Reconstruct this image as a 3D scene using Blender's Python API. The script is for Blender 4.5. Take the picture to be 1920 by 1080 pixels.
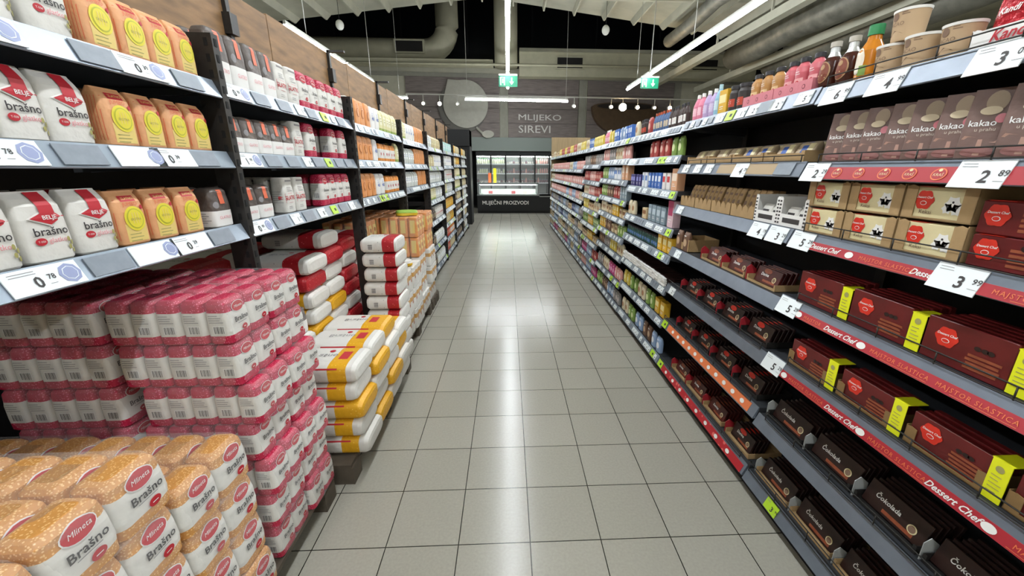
import bpy, math, random
from mathutils import Matrix, Vector
for o in list(bpy.data.objects): bpy.data.objects.remove(o)
random.seed(7)
SC = bpy.context.scene
COL = SC.collection
# ------------------------------------------------------------------ camera
F, PITCH, YAW, ROLL, CX = 746.09, .2916, .04588, .00413, 986.5
cp, sp, cy_, sy_ = math.cos(PITCH), math.sin(PITCH), math.cos(YAW), math.sin(YAW)
fw = Vector((sy_*cp, cy_*cp, -sp)); r0 = Vector((cy_, -sy_, 0)); u0 = r0.cross(fw)
rr = math.cos(ROLL)*r0 + math.sin(ROLL)*u0; uu = -math.sin(ROLL)*r0 + math.cos(ROLL)*u0
cd = bpy.data.cameras.new('camera'); cam = bpy.data.objects.new('camera', cd); COL.objects.link(cam)
cd.sensor_width = 36; cd.lens = F/1920*36; cd.shift_x = -(CX-960)/1920; cd.clip_start = .05; cd.clip_end = 200
M4 = Matrix(((rr.x, uu.x, -fw.x, 0), (rr.y, uu.y, -fw.y, 0), (rr.z, uu.z, -fw.z, 0), (0, 0, 0, 1)))
cam.matrix_world = Matrix.Translation((0, 0, 1.506)) @ M4
SC.camera = cam
# ------------------------------------------------------------------ world, exposure
W = bpy.data.worlds.new('world'); SC.world = W; W.use_nodes = True
W.node_tree.nodes['Background'].inputs[0].default_value = (.62, .68, .66, 1)
W.node_tree.nodes['Background'].inputs[1].default_value = .02
vs = SC.view_settings; vs.view_transform = 'Standard'; vs.look = 'None'; vs.gamma = 1; vs.use_curve_mapping = False
vs.exposure = -.08
LAMP = 80.0        # emission of the ceiling tubes
# ------------------------------------------------------------------ materials
MC = {}
def srgb(h):
    h = h.lstrip('#'); v = [int(h[i:i+2], 16)/255 for i in (0, 2, 4)]
    return tuple((c/12.92 if c <= .04045 else ((c+.055)/1.055)**2.4) for c in v) + (1,)
def mat(name, hexc, rough=.5, metal=0., bump=0., bscale=60., vary=0., vscale=8., emit=0., alpha=1., trans=0., stripe=None):
    if name in MC: return MC[name]
    m = bpy.data.materials.new(name); m.use_nodes = True; nt = m.node_tree; b = nt.nodes['Principled BSDF']
    c = srgb(hexc); b.inputs['Base Color'].default_value = c; b.inputs['Roughness'].default_value = rough
    b.inputs['Metallic'].default_value = metal
    if alpha < 1: b.inputs['Alpha'].default_value = alpha
    if trans: b.inputs['Transmission Weight'].default_value = trans
    if emit: b.inputs['Emission Color'].default_value = c; b.inputs['Emission Strength'].default_value = emit
    if vary or bump:
        tc = nt.nodes.new('ShaderNodeTexCoord')
    if vary:
        n = nt.nodes.new('ShaderNodeTexNoise'); n.inputs['Scale'].default_value = vscale; n.inputs['Detail'].default_value = 5
        nt.links.new(tc.outputs['Object'], n.inputs['Vector'])
        if stripe:
            mp = nt.nodes.new('ShaderNodeMapping'); mp.inputs['Scale'].default_value = stripe
            nt.links.new(tc.outputs['Object'], mp.inputs['Vector']); nt.links.new(mp.outputs[0], n.inputs['Vector'])
        h = nt.nodes.new('ShaderNodeHueSaturation'); h.inputs['Color'].default_value = c
        mr = nt.nodes.new('ShaderNodeMapRange'); mr.inputs[1].default_value = .3; mr.inputs[2].default_value = .7
        mr.inputs[3].default_value = 1-vary; mr.inputs[4].default_value = 1+vary
        nt.links.new(n.outputs[0], mr.inputs[0]); nt.links.new(mr.outputs[0], h.inputs['Value']); nt.links.new(h.outputs[0], b.inputs['Base Color'])
    if bump:
        n = nt.nodes.new('ShaderNodeTexNoise'); n.inputs['Scale'].default_value = bscale; n.inputs['Detail'].default_value = 3
        nt.links.new(tc.outputs['Object'], n.inputs['Vector'])
        bp = nt.nodes.new('ShaderNodeBump'); bp.inputs['Strength'].default_value = bump; bp.inputs['Distance'].default_value = .01
        nt.links.new(n.outputs[0], bp.inputs['Height']); nt.links.new(bp.outputs[0], b.inputs['Normal'])
    MC[name] = m; return m
def speck(name, base, dot, scale=110, thr=.32, rough=.45, bump=.3):
    "printed pattern of small light flakes on a coloured bag"
    m = bpy.data.materials.new(name); m.use_nodes = True; nt = m.node_tree; b = nt.nodes['Principled BSDF']
    tc = nt.nodes.new('ShaderNodeTexCoord'); v = nt.nodes.new('ShaderNodeTexVoronoi'); v.inputs['Scale'].default_value = scale
    nt.links.new(tc.outputs['Object'], v.inputs['Vector'])
    cr = nt.nodes.new('ShaderNodeValToRGB'); cr.color_ramp.elements[0].color = srgb(dot); cr.color_ramp.elements[1].color = srgb(base)
    cr.color_ramp.elements[0].position = thr-.08; cr.color_ramp.elements[1].position = thr
    nt.links.new(v.outputs['Distance'], cr.inputs[0]); nt.links.new(cr.outputs[0], b.inputs['Base Color']); b.inputs['Roughness'].default_value = rough
    n = nt.nodes.new('ShaderNodeTexNoise'); n.inputs['Scale'].default_value = 45; nt.links.new(tc.outputs['Object'], n.inputs['Vector'])
    bp = nt.nodes.new('ShaderNodeBump'); bp.inputs['Strength'].default_value = bump; bp.inputs['Distance'].default_value = .01
    nt.links.new(n.outputs[0], bp.inputs['Height']); nt.links.new(bp.outputs[0], b.inputs['Normal'])
    MC[name] = m; return m
def P(name):
    "paper / foil colour by hex key"
    if name in MC: return MC[name]
    return mat(name, name, .5, bump=.12, bscale=50)
mat('paper', '#d9d6cf', .55, bump=.35, bscale=28)
mat('ink', '#3a3636', .6); mat('greyink', '#8e8b8c', .6); mat('redink', '#b8222f', .5); mat('pinkink', '#e08a92', .6)
mat('tag', '#e6ecee', .4); mat('greentag', '#b4dc32', .4); mat('badge', '#8d96bb', .4); mat('slot', '#7c848e', .4, vary=.12, vscale=30)
mat('rail', '#8f9aa6', .28, metal=.35, vary=.1, vscale=14); mat('raildark', '#757d89', .3, metal=.35, vary=.1, vscale=14)
mat('steelblack', '#2a2826', .45, metal=.2, vary=.25, vscale=40); mat('black', '#0f0f10', .6); mat('gap', '#050506', .8)
mat('shelfmetal', '#3a3c40', .45, metal=.3); mat('wire', '#34322f', .4, metal=.5)
mat('redstrip', '#a92a34', .4); mat('orangestrip', '#e07848', .4); mat('kraftstrip', '#a8906c', .5)
mat('kraft', '#a88a60', .75, vary=.08, vscale=30, bump=.1); mat('kraftdark', '#86683f', .75, vary=.1, vscale=30)
mat('white', '#e8e6e2', .5); mat('film', '#ffffff', .12, alpha=.1, bump=1.0, bscale=22)
speck('pinkflake', '#b41c40', '#e0708c', 150); speck('orangeflake', '#c88c48', '#e8bd84', 170, .36); speck('redflake', '#b01e28', '#e07070', 60, .22)
speck('yellowflake', '#dfa51c', '#f0c85c', 70, .22); speck('dotstrip', '#b4242e', '#e06a64', 24, .3, .4, .05)
mat('cap', '#b9b2a6', .4); mat('darkcap', '#29262a', .4); mat('greencap', '#1f8048', .4); mat('whitecap', '#eceae4', .4)
mat('syrup', '#3d1a12', .15, vary=.3, vscale=30); mat('amber', '#c47a1e', .15, vary=.2); mat('tub', '#b69a78', .65, vary=.05); mat('tubmark', '#7d6350', .7)
mat('silver', '#c4c4c2', .35, metal=.6, bump=.15, bscale=40)
mat('pouch', '#735850', .5, bump=.3, bscale=30, vary=.1); mat('bar', '#2b1a17', .35, vary=.35, vscale=25); mat('choco', '#4a1c18', .35, vary=.25, vscale=20)
mat('brownred', '#601a1a', .3, vary=.3, vscale=12); mat('badgered', '#d0301f', .4, vary=.1, vscale=40); mat('biscuit', '#8e4a30', .4, vary=.2, vscale=60)
mat('cream', '#d8cb9e', .4, vary=.06, vscale=20); mat('yellow', '#e6e81e', .45)
mat('tube', '#f4faff', .5, emit=LAMP); mat('housing', '#b9b8b0', .5)
# ------------------------------------------------------------------ text
TX = {}
def text_geo(s, bold=0., shear=0., spacing=1.):
    k = (s, bold, shear, spacing)
    if k in TX: return TX[k]
    c = bpy.data.curves.new('t', 'FONT'); c.body = s; c.size = 1; c.resolution_u = 2; c.align_x = 'CENTER'; c.align_y = 'CENTER'
    c.offset = bold; c.shear = shear; c.space_character = spacing; c.fill_mode = 'FRONT'
    o = bpy.data.objects.new('t', c); COL.objects.link(o); bpy.context.view_layer.update()
    me = bpy.data.meshes.new_from_object(o.evaluated_get(bpy.context.evaluated_depsgraph_get()))
    vs_ = [(v.co.x, v.co.y) for v in me.vertices]; fs = [tuple(p.vertices) for p in me.polygons]
    bpy.data.objects.remove(o); bpy.data.curves.remove(c); bpy.data.meshes.remove(me)
    TX[k] = (vs_, fs); return TX[k]
# ------------------------------------------------------------------ mesh builder
class G:
    def __init__(s): s.v = []; s.f = []; s.m = []; s.sm = []; s.mats = []; s.surf = None
    def mi(s, m):
        m = MC[m] if m in MC else P(m)
        if m not in s.mats: s.mats.append(m)
        return s.mats.index(m)
    def add(s, vs_, fs, m, smooth=False):
        o = len(s.v); s.v += [tuple(p) for p in vs_]; i = s.mi(m)
        for f in fs: s.f.append(tuple(o+k for k in f)); s.m.append(i); s.sm.append(smooth)
        return s
    def box(s, x0, x1, y0, y1, z0, z1, m, T=None):
        vs_ = [(x, y, z) for z in (z0, z1) for y in (y0, y1) for x in (x0, x1)]
        if T: vs_ = [T @ Vector(p) for p in vs_]
        return s.add(vs_, [(0, 2, 3, 1), (4, 5, 7, 6), (0, 1, 5, 4), (2, 6, 7, 3), (0, 4, 6, 2), (1, 3, 7, 5)], m)
    def cbox(s, x0, x1, y0, y1, z0, z1, m, c=.004):
        "box with chamfered vertical and top edges"
        pts = [(x0+c, y0), (x1-c, y0), (x1, y0+c), (x1, y1-c), (x1-c, y1), (x0+c, y1), (x0, y1-c), (x0, y0+c)]
        q = [((x0+x1)/2+(x-(x0+x1)/2)*(1-2*c/(x1-x0)), (y0+y1)/2+(y-(y0+y1)/2)*(1-2*c/(y1-y0))) for x, y in pts]
        vs_ = [(x, y, z0+c) for x, y in pts]+[(x, y, z1-c) for x, y in pts]+[(x, y, z1) for x, y in q]+[(x, y, z0) for x, y in q]
        fs = []
        for i in range(8):
            j = (i+1) % 8
            fs += [(i, j, 8+j, 8+i), (8+i, 8+j, 16+j, 16+i), (24+i, 24+j, j, i)]
        fs += [tuple(range(16, 24)), tuple(reversed(range(24, 32)))]
        return s.add(vs_, fs, m)
    def prism(s, pts, x0, x1, m, axis='x'):
        "closed polygon pts in (y,z) swept along x (or (x,z) along y, (x,y) along z)"
        n = len(pts); fn = {'x': lambda p, t: (t, p[0], p[1]), 'y': lambda p, t: (p[0], t, p[1]), 'z': lambda p, t: (p[0], p[1], t)}[axis]
        vs_ = [fn(p, x0) for p in pts]+[fn(p, x1) for p in pts]
        fs = [(i, (i+1) % n, n+(i+1) % n, n+i) for i in range(n)]+[tuple(reversed(range(n))), tuple(range(n, 2*n))]
        return s.add(vs_, fs, m)
    def tube(s, pts, r, m, seg=8, closed=False):
        n = len(pts); P_ = [Vector(p) for p in pts]; vs_ = []
        for i, p in enumerate(P_):
            d = ((P_[min(i+1, n-1)]-P_[max(i-1, 0)])).normalized()
            a = d.cross(Vector((0, 0, 1)));
            if a.length < .05: a = Vector((1, 0, 0)) if abs(d.x) < .9 else Vector((0, 1, 0))
            a = (a-d*a.dot(d)).normalized(); b = d.cross(a)
            R_ = r[i] if isinstance(r, (list, tuple)) else r
            vs_ += [p+R_*(math.cos(t*2*math.pi/seg)*a+math.sin(t*2*math.pi/seg)*b) for t in range(seg)]
        fs = [(i*seg+k, i*seg+(k+1) % seg, (i+1)*seg+(k+1) % seg, (i+1)*seg+k) for i in range(n-1) for k in range(seg)]
        fs += [tuple(reversed(range(seg))), tuple(range((n-1)*seg, n*seg))]
        return s.add(vs_, fs, m, True)
    def loft(s, L, n=2., seg=20, cap=True, noise=0., seed=0, smooth=True):
        "L = [(z, a, b, material of the band above)] superellipse rings; keeps the surface for decals"
        rnd = random.Random(seed); rings = []
        for (z, a, b, *_r) in L:
            ring = []
            for k in range(seg):
                t = 2*math.pi*(k+.5)/seg; c, q = math.cos(t), math.sin(t)
                x = a*math.copysign(abs(c)**(2/n), c); y = b*math.copysign(abs(q)**(2/n), q)
                ring.append((x*(1+noise*rnd.uniform(-1, 1)), y*(1+noise*rnd.uniform(-1, 1)*2), z))
            rings.append(ring)
        for i in range(len(L)-1):
            s.add(rings[i]+rings[i+1], [(k, (k+1) % seg, seg+(k+1) % seg, seg+k) for k in range(seg)], L[i][3], smooth)
        if cap:
            s.add(rings[0], [tuple(reversed(range(seg)))], L[0][3]); s.add(rings[-1], [tuple(range(seg))], L[-1][3] if len(L[-1]) > 3 else L[-2][3])
        s.surf = (L, n); return s
    def at(s, face, u, z, e=.0012):
        L, n = s.surf
        for i in range(len(L)-1):
            if z <= L[i+1][0] or i == len(L)-2: break
        t = max(0, min(1, (z-L[i][0])/max(1e-6, L[i+1][0]-L[i][0]))); a = L[i][1]*(1-t)+L[i+1][1]*t; b = L[i][2]*(1-t)+L[i+1][2]*t
        if face == 'F': return (u, -b*max(0, 1-min(1, abs(u/a))**n)**(1/n)-e, z)
        x = a*max(0, 1-min(1, abs(u/b))**n)**(1/n)+e
        return (x, u, z) if face == 'R' else (-x, -u, z)
    def dec(s, face, vs2, fs, m, e=.0012): return s.add([s.at(face, u, z, e) for u, z in vs2], fs, m)
    def rect(s, face, u, z, w, h, m, e=.0012, nx=3, nz=3):
        v = [(u-w/2+w*i/nx, z-h/2+h*j/nz) for j in range(nz+1) for i in range(nx+1)]
        return s.dec(face, v, [(j*(nx+1)+i, j*(nx+1)+i+1, (j+1)*(nx+1)+i+1, (j+1)*(nx+1)+i) for j in range(nz) for i in range(nx)], m, e)
    def disk(s, face, u, z, r, m, e=.0015, rz=None, seg=18, wob=0., ph=0):
        rz = rz or r; R_ = lambda k: 1+wob*math.cos(6*2*math.pi*k/seg+ph)
        v = [(u, z)]+[(u+q*r*R_(k)*math.cos(2*math.pi*k/seg), z+q*rz*R_(k)*math.sin(2*math.pi*k/seg)) for q in (.5, 1) for k in range(seg)]
        fs = [(0, 1+k, 1+(k+1) % seg) for k in range(seg)]+[(1+k, 1+seg+k, 1+seg+(k+1) % seg, 1+(k+1) % seg) for k in range(seg)]
        return s.dec(face, v, fs, m, e)
    def text(s, face, t, u, z, size, m, e=.002, rot=0., **k):
        v, f = text_geo(t, **k); c, q = math.cos(rot), math.sin(rot)
        return s.dec(face, [(u+size*(x*c-y*q), z+size*(x*q+y*c)) for x, y in v], f, m, e)
    def lines(s, face, u, z, w, n, m, pitch=.008, h=.002, e=.0015):
        rnd = random.Random(n*7+int(z*1000))
        for i in range(n):
            ww = w*rnd.uniform(.6, 1); s.rect(face, u-(w-ww)/2, z-i*pitch, ww, h, m, e, 1, 1)
        return s
    def bars(s, face, u, z, w, h, m='ink', n=9, e=.0018):
        s.rect(face, u, z, w*1.15, h*1.2, 'white', e-.0004, 1, 1)
        for i in range(n): s.rect(face, u-w/2+w*(i+.5)/n, z, w/n*(.35+.3*((i*5) % 3 == 0)), h, m, e, 1, 1)
        return s
    def flat(s, b): s.surf = ([(-9, 9, b, ''), (9, 9, b, '')], 60.); return s
    def mesh(s, name):
        me = bpy.data.meshes.new(name); me.from_pydata(s.v, [], s.f)
        for m in s.mats: me.materials.append(m)
        me.polygons.foreach_set('material_index', s.m); me.polygons.foreach_set('use_smooth', s.sm); me.update(); return me
    def obj(s, name, parent=None, loc=(0, 0, 0), rz=0, **k): return link(name, s.mesh(name), parent, loc, rz, **k)
def link(name, me, parent=None, loc=(0, 0, 0), rz=0, rx=0, ry=0, **k):
    o = bpy.data.objects.new(name, me); COL.objects.link(o); o.parent = parent; o.location = loc; o.rotation_euler = (rx, ry, rz)
    for a, b in k.items():
        if b: o[a] = b
    return o
def struct(g, name, **k): return g.obj(name, kind='structure', **k)
# ------------------------------------------------------------------ wording
ORD = 'first second third fourth fifth sixth seventh eighth ninth tenth eleventh twelfth thirteenth fourteenth fifteenth sixteenth seventeenth eighteenth nineteenth twentieth'.split()
def od(i): return ORD[i] if i < 20 else (('twenty-'+ORD[i-20]) if i < 29 else 'thirty-'+ORD[(i-30) % 9])
SIDE = {'L': 'flour side', 'R': 'chocolate side'}
# ------------------------------------------------------------------ product copies
CNT = {}
def put(proto, x, y, z, rz, rx=0., label=None, category=None, group=None, s=1.):
    "proto = (name, mesh, [(part name, mesh, offset)])"
    nm, me, parts = proto[:3]
    o = link(nm, me, None, (x, y, z), rz, rx, label=label, category=category, group=group)
    if s != 1: o.scale = (1, 1, s)
    for pn, pm, off in parts: link(pn, pm, o, off)
    return o
def sign_text(g, t, x0, x1, zc, h, y, m, depth=.02, bold=0., shear=0.):
    "raised letters filling x0..x1, cap height h, facing -Y"
    v, f = text_geo(t, bold, shear); xs = [p[0] for p in v]; zs = [p[1] for p in v]
    sx = (x1-x0)/(max(xs)-min(xs)); sz = h/(max(zs)-min(zs)); mz = (max(zs)+min(zs))/2; n = len(v)
    q = [(x0+(a-min(xs))*sx, zc+(b-mz)*sz) for a, b in v]
    g.add([(a, y, b) for a, b in q], f, m)
    if depth:
        ed = {}
        for fc in f:
            for i in range(len(fc)):
                e = (fc[i], fc[(i+1) % len(fc)])
                if (e[1], e[0]) in ed: ed.pop((e[1], e[0]))
                else: ed[e] = 1
        g.add([(a, y, b) for a, b in q]+[(a, y+depth, b) for a, b in q], [(a, b, n+b, n+a) for a, b in ed], m)
# ================================================================== SETTING
def floor_mat():
    m = bpy.data.materials.new('floor_tiles'); m.use_nodes = True; nt = m.node_tree; b = nt.nodes['Principled BSDF']; L = nt.links.new
    tc = nt.nodes.new('ShaderNodeTexCoord'); mp = nt.nodes.new('ShaderNodeMapping'); mp.inputs['Location'].default_value = (.519, -1.294, 0)
    L(tc.outputs['Object'], mp.inputs['Vector'])
    br = nt.nodes.new('ShaderNodeTexBrick'); br.offset = 0; br.squash = 1
    for k, v in (('Scale', 1), ('Mortar Size', .0022), ('Mortar Smooth', .1), ('Bias', 0), ('Brick Width', .3), ('Row Height', .3)): br.inputs[k].default_value = v
    br.inputs['Color1'].default_value = srgb('#a29e93'); br.inputs['Color2'].default_value = srgb('#a9a59a'); br.inputs['Mortar'].default_value = srgb('#24211e')
    L(mp.outputs[0], br.inputs['Vector'])
    n = nt.nodes.new('ShaderNodeTexNoise'); n.inputs['Scale'].default_value = 90; n.inputs['Detail'].default_value = 4; L(tc.outputs['Object'], n.inputs['Vector'])
    ad = nt.nodes.new('ShaderNodeMath'); ad.operation = 'ADD'; L(n.outputs[0], ad.inputs[0]); ad.inputs[1].default_value = .5
    mr = nt.nodes.new('ShaderNodeMapRange'); mr.inputs[1].default_value = .6; mr.inputs[2].default_value = 1.4; mr.inputs[3].default_value = .88; mr.inputs[4].default_value = 1.1
    L(ad.outputs[0], mr.inputs[0]); h = nt.nodes.new('ShaderNodeHueSaturation'); L(mr.outputs[0], h.inputs['Value']); L(br.outputs['Color'], h.inputs['Color']); L(h.outputs[0], b.inputs['Base Color'])
    r = nt.nodes.new('ShaderNodeMapRange'); r.inputs[3].default_value = .15; r.inputs[4].default_value = .25; L(n.outputs[0], r.inputs[0]); L(r.outputs[0], b.inputs['Roughness'])
    bp = nt.nodes.new('ShaderNodeBump'); bp.inputs['Strength'].default_value = .5; bp.inputs['Distance'].default_value = .002
    iv = nt.nodes.new('ShaderNodeMath'); iv.operation = 'SUBTRACT'; iv.inputs[0].default_value = 1; L(br.outputs['Fac'], iv.inputs[1]); L(iv.outputs[0], bp.inputs['Height']); L(bp.outputs[0], b.inputs['Normal'])
    b.inputs['Specular IOR Level'].default_value = .5
    MC['floor_tiles'] = m
floor_mat()
mat('wallbeige', '#b4b19f', .8, vary=.08, vscale=3); mat('roofsheet', '#b3b19f', .7, vary=.12, vscale=2); mat('ductbeige', '#b9b59c', .55, vary=.08, vscale=4)
mat('night', '#070a0f', .35); mat('boards', '#766c68', .7, vary=.25, vscale=3, stripe=(1, 1, 14)); mat('soffit', '#7c837f', .7); mat('blackwall', '#0b0c0e', .6)
mat('silverduct', '#77766c', .5, metal=.3, bump=1., bscale=9, vary=.3, vscale=5); mat('ventgrille', '#15120f', .7); mat('pilaster', '#8d8b80', .8, vary=.06)
XA, XB, YA, YB = -9., 11., -5., 17.5
struct(G().box(XA, XB, YA, YB, -.1, 0, 'floor_tiles'), 'floor')
struct(G().box(XA-.1, XA, YA, YB, 0, 9, 'wallbeige'), 'wall_left'); struct(G().box(XB, XB+.1, YA, YB, 0, 9, 'wallbeige'), 'wall_right')
struct(G().box(XA, XB, YA-.1, YA, 0, 9, 'wallbeige'), 'wall_rear')
RZ = lambda x: 5.72-.118*abs(x+.55)
g = G()
for x0, x1 in ((XA, -.55), (-.55, XB)):
    g.prism([(x0, RZ(x0)), (x1, RZ(x1)), (x1, RZ(x1)+.1), (x0, RZ(x0)+.1)], YA, 12., 'roofsheet', 'y')
for k in range(26):   # purlins with pointed ends under the sheet
    x = -8.4+k*.78
    if x > XB-.2: break
    z = RZ(x)
    g.prism([(YA, z), (YA, z-.2), (11.7, z-.2), (12., z)], x-.018, x+.018, 'roofsheet', 'x')
g.box(XA, XB, 9.9, 9.98, 5.0, 5.08, 'roofsheet')
struct(g, 'ceiling')
struct(G().box(XA, XB, 12., YB, 9, 9.1, 'night').box(XA, XB, 11.95, 12., 5.75, 9, 'night'), 'ceiling_upper')
g = G().box(XA, XB, YB, YB+.1, 0, 9.1, 'night')
for k in range(9): g.box(XA+k*2.5-.03, XA+k*2.5+.03, YB-.05, YB, 4.5, 9, 'blackwall')
struct(g, 'window_1')
# back wall, built in a frame turned a few degrees like the real wall
WR = .06
def W3(x, y, z): return (x*math.cos(WR)-y*math.sin(WR), 16+x*math.sin(WR)+y*math.cos(WR), z)
def wobj(g, name, parent=None, **k): return g.obj(name, parent, (0, 0, 0) if parent else (0, 16, 0), 0 if parent else WR, **k)
g = G().box(-8.5, 9.5, 0, .2, 2.14, 4.95, 'wallbeige').box(-8.5, -1.35, 0, .2, 0, 2.14, 'wallbeige').box(5.1, 9.5, 0, .2, 0, 2.14, 'wallbeige')
g.box(-1.35, 5.1, -.1, 0, 2.14, 2.62, 'soffit').box(-8.5, 9.5, -.05, 0, 4.62, 4.75, 'pilaster')
for x in (-.12, 2.82, 6.5): g.box(x-.14, x+.14, -.03, 0, 2.62, 4.62, 'pilaster')
wobj(g, 'wall_back', kind='structure')
for i, (x0, x1) in enumerate(((-3.6, -.28), (.04, 2.66), (3.0, 6.34))):
    g = G()
    for k in range(4):
        z0 = 2.62+k*.5; g.box(x0, x1, -.06, 0, z0+.006, z0+.5-.006, 'boards')
    g.box(x0, x1, -.03, 0, 2.62, 4.62, 'gap')
    wobj(g, 'wall_panelling', label=['dark wood board panelling behind the round grey pan relief', 'dark wood board panelling carrying the white MLIJEKO SIREVI letters', 'dark wood board panelling behind the brown bowl relief'][i], category='wall panelling', group='wood board panels high on the back wall')
mat('letters', '#c9c6c0', .6)
g = G(); sign_text(g, 'MLIJEKO', .42, 2.02, 3.30, .26, -.12, 'letters', .05); sign_text(g, 'SIREVI', .42, 1.62, 2.92, .26, -.12, 'letters', .05)
wobj(g, 'wall_lettering', label='pale raised letters reading MLIJEKO SIREVI on the dark wood panel', category='sign')
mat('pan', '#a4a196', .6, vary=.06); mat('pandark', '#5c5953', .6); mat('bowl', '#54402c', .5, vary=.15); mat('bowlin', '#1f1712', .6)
def relief(g, cx, cz, rx, rz, y0, y1, m, seg=48, a0=0, a1=2*math.pi):
    pts = [(cx+rx*math.cos(a0+(a1-a0)*k/seg), cz+rz*math.sin(a0+(a1-a0)*k/seg)) for k in range(seg if a1-a0 > 6.2 else seg+1)]
    return g.prism(pts, y0, y1, m, 'y')
t = link('pan_relief', None, None, (0, 16, 0), WR, label='large round grey pan relief hung on the dark wood panelling', category='wall decoration')
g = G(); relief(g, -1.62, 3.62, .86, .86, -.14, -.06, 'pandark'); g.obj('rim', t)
g = G(); relief(g, -1.5, 3.72, .8, .8, -.2, -.14, 'pan'); g.prism([(-2.25, 4.0), (-2.1, 4.52), (-1.6, 4.5)], -.18, -.14, 'pan', 'y'); g.obj('face', t)
g = G(); relief(g, -.72, 2.72, .22, .13, -.2, -.1, 'pan'); g.tube([(-1.15, -.15, 2.95), (-.75, -.15, 2.6)], .05, 'pan'); g.obj('spoon', t)
t = link('bowl_relief', None, None, (0, 16, 0), WR, label='brown mixing bowl relief on the wood panelling behind spotlights', category='wall decoration')
g = G(); g.prism([(4.4+1.25*math.cos(a), 3.72+.98*math.sin(a)) for a in [math.pi+math.pi*k/28 for k in range(29)]], -.3, -.06, 'bowl', 'y'); g.obj('bowl', t)
g = G(); relief(g, 4.4, 3.72, 1.25, .16, -.33, -.08, 'bowl'); g.obj('rim', t); g = G(); relief(g, 4.4, 3.73, 1.08, .11, -.36, -.32, 'bowlin'); g.obj('hollow', t)
# air ducts
t = link('round_air_duct', None, None, (0, 15.5, 5.33), label='beige round air duct bending upward beside a square vent', category='air duct')
g = G(); pts = [(-8.9, 0, 0), (-2.75, 0, 0)]+[(-2.75+.75*math.sin(a), 0, .75-.75*math.cos(a)) for a in [math.pi/2*k/8 for k in range(1, 9)]]+[(-2.0, 0, 3.6)]
g.tube(pts, .38, 'ductbeige', 20); g.obj('duct_pipe', t)
g = G(); g.box(-3.72, -2.72, -.42, -.33, -.16, .25, 'ductbeige'); o = g.obj('vent_frame', t)
g = G(); g.box(-3.66, -2.78, -.43, -.41, -.11, .2, 'ventgrille'); g.obj('vent_grille', o)
o = link('riser_duct', None, None, (-.02, 15.6, 4.9), label='beige vertical round duct rising behind the centre lamp row', category='air duct')
G().tube([(0, 0, 0), (0, 0, 4.05)], .4, 'ductbeige', 20).obj('duct_pipe', o)
t = link('box_air_duct', None, None, (4.5, 15.6, 0), label='long beige box duct with square vents above the wood panels', category='air duct')
G().box(-4.06, 4.4, -.15, .35, 4.97, 5.35, 'ductbeige').box(-4.06, 4.4, -.15, .3, 4.6, 4.97, 'ductbeige').box(-4.06, 4.4, -.3, .35, 5.35, 5.44, 'roofsheet').obj('duct_box', t)
for x in (-2.3, 2.5):
    o = G().box(x-.5, x+.5, -.19, -.15, 4.82, 5.24, 'ductbeige').obj('vent_frame', t); G().box(x-.44, x+.44, -.2, -.185, 4.87, 5.19, 'ventgrille').obj('vent_grille', o)
G().tube([(-8.9, 14.68, 4.78), (9, 14.68, 4.78)], .04, 'ductbeige').obj('ceiling_pipe', label='thin beige pipe running across under the round duct', category='pipe')
G().box(-8.4, -.45, 14.75, 15.3, 4.8, 4.94, 'ductbeige').obj('duct_ledge', label='beige ledge under the round air duct', category='ledge')
# right-hand ceiling services
for i, (x, z, r, m, lb) in enumerate(((6.1, 4.38, .28, 'silverduct', 'crinkled silver insulated pipe nearest the lamp row'), (7.2, 4.2, .3, 'silverduct', 'crinkled silver insulated pipe beside the roof beam'), (4.3, 4.75, .15, 'silverduct', 'slim silver pipe under the sloping roof'))):
    g = G(); g.tube([(x, YA+.2, z)]+[(x+.04*math.sin(k), -4+k*1.2, z+.04*math.cos(2.3*k)) for k in range(1, 13)]+[(x, 11.8, z)], r, m, 14)
    g.obj('insulated_pipe', label=lb, category='pipe', group='pipes along the roof')
for i, (x, z) in enumerate(((5.1, 4.3), (6.6, 4.15))):
    g = G().box(x-.09, x+.09, YA+.1, 15., z-.08, z+.08, 'roofsheet')
    for k in range(9):
        g.box(x-.02, x+.02, -4+k*2.1, -3.96+k*2.1, z+.08, RZ(x)-.2, 'roofsheet')
    g.obj('roof_beam', label=['beige beam hung lengthwise nearer the right lamp row', 'beige beam hung lengthwise above the cocoa tubs'][i], category='beam', group='beams along the roof')
# black portal at the far end of the flour side
struct(G().box(-1.62, -1.0, 11.25, 11.9, 0, 2.48, 'blackwall').box(-5, -1.0, 11.2, 11.9, 2.07, 2.48, 'blackwall'), 'trim_1')
# lamps
def linear_lamp(x0, y0, x1, y1, z, lab, wires, segs):
    t = link('linear_lamp', None, None, (x0, y0, z), label=lab, category='lamp', group='linear ceiling lamps')
    dx, dy = x1-x0, y1-y0; L = math.hypot(dx, dy); ang = math.atan2(dy, dx)
    G().box(0, L, -.018, .018, .02, .075, 'housing').obj('housing', t, rz=ang)
    for k in range(segs):
        a, b = L*k/segs+.004, L*(k+1)/segs-.004
        G().prism([(-.02, .02), (-.032, .0), (-.016, -.024), (.016, -.024), (.032, .0), (.02, .02)], a, b, 'tube').obj('light_tube', t, rz=ang)
    for w in wires: G().tube([(dx*w, dy*w, .07), (dx*w, dy*w, min(RZ(x0+dx*w), 5.7)-z-.02 if y0+dy*w < 12 else 5.4)], .006, 'housing', 5).obj('hanger_wire', t)
LZ = 3.5
linear_lamp(.02, -4.5, .02, 9.45, LZ, 'long white linear lamp hanging over the middle of the aisle', (.1, .5, .9), 9)
linear_lamp(.022, 9.62, .022, 11.35, LZ, 'short white linear lamp behind the middle exit sign', (.4,), 1)
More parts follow.
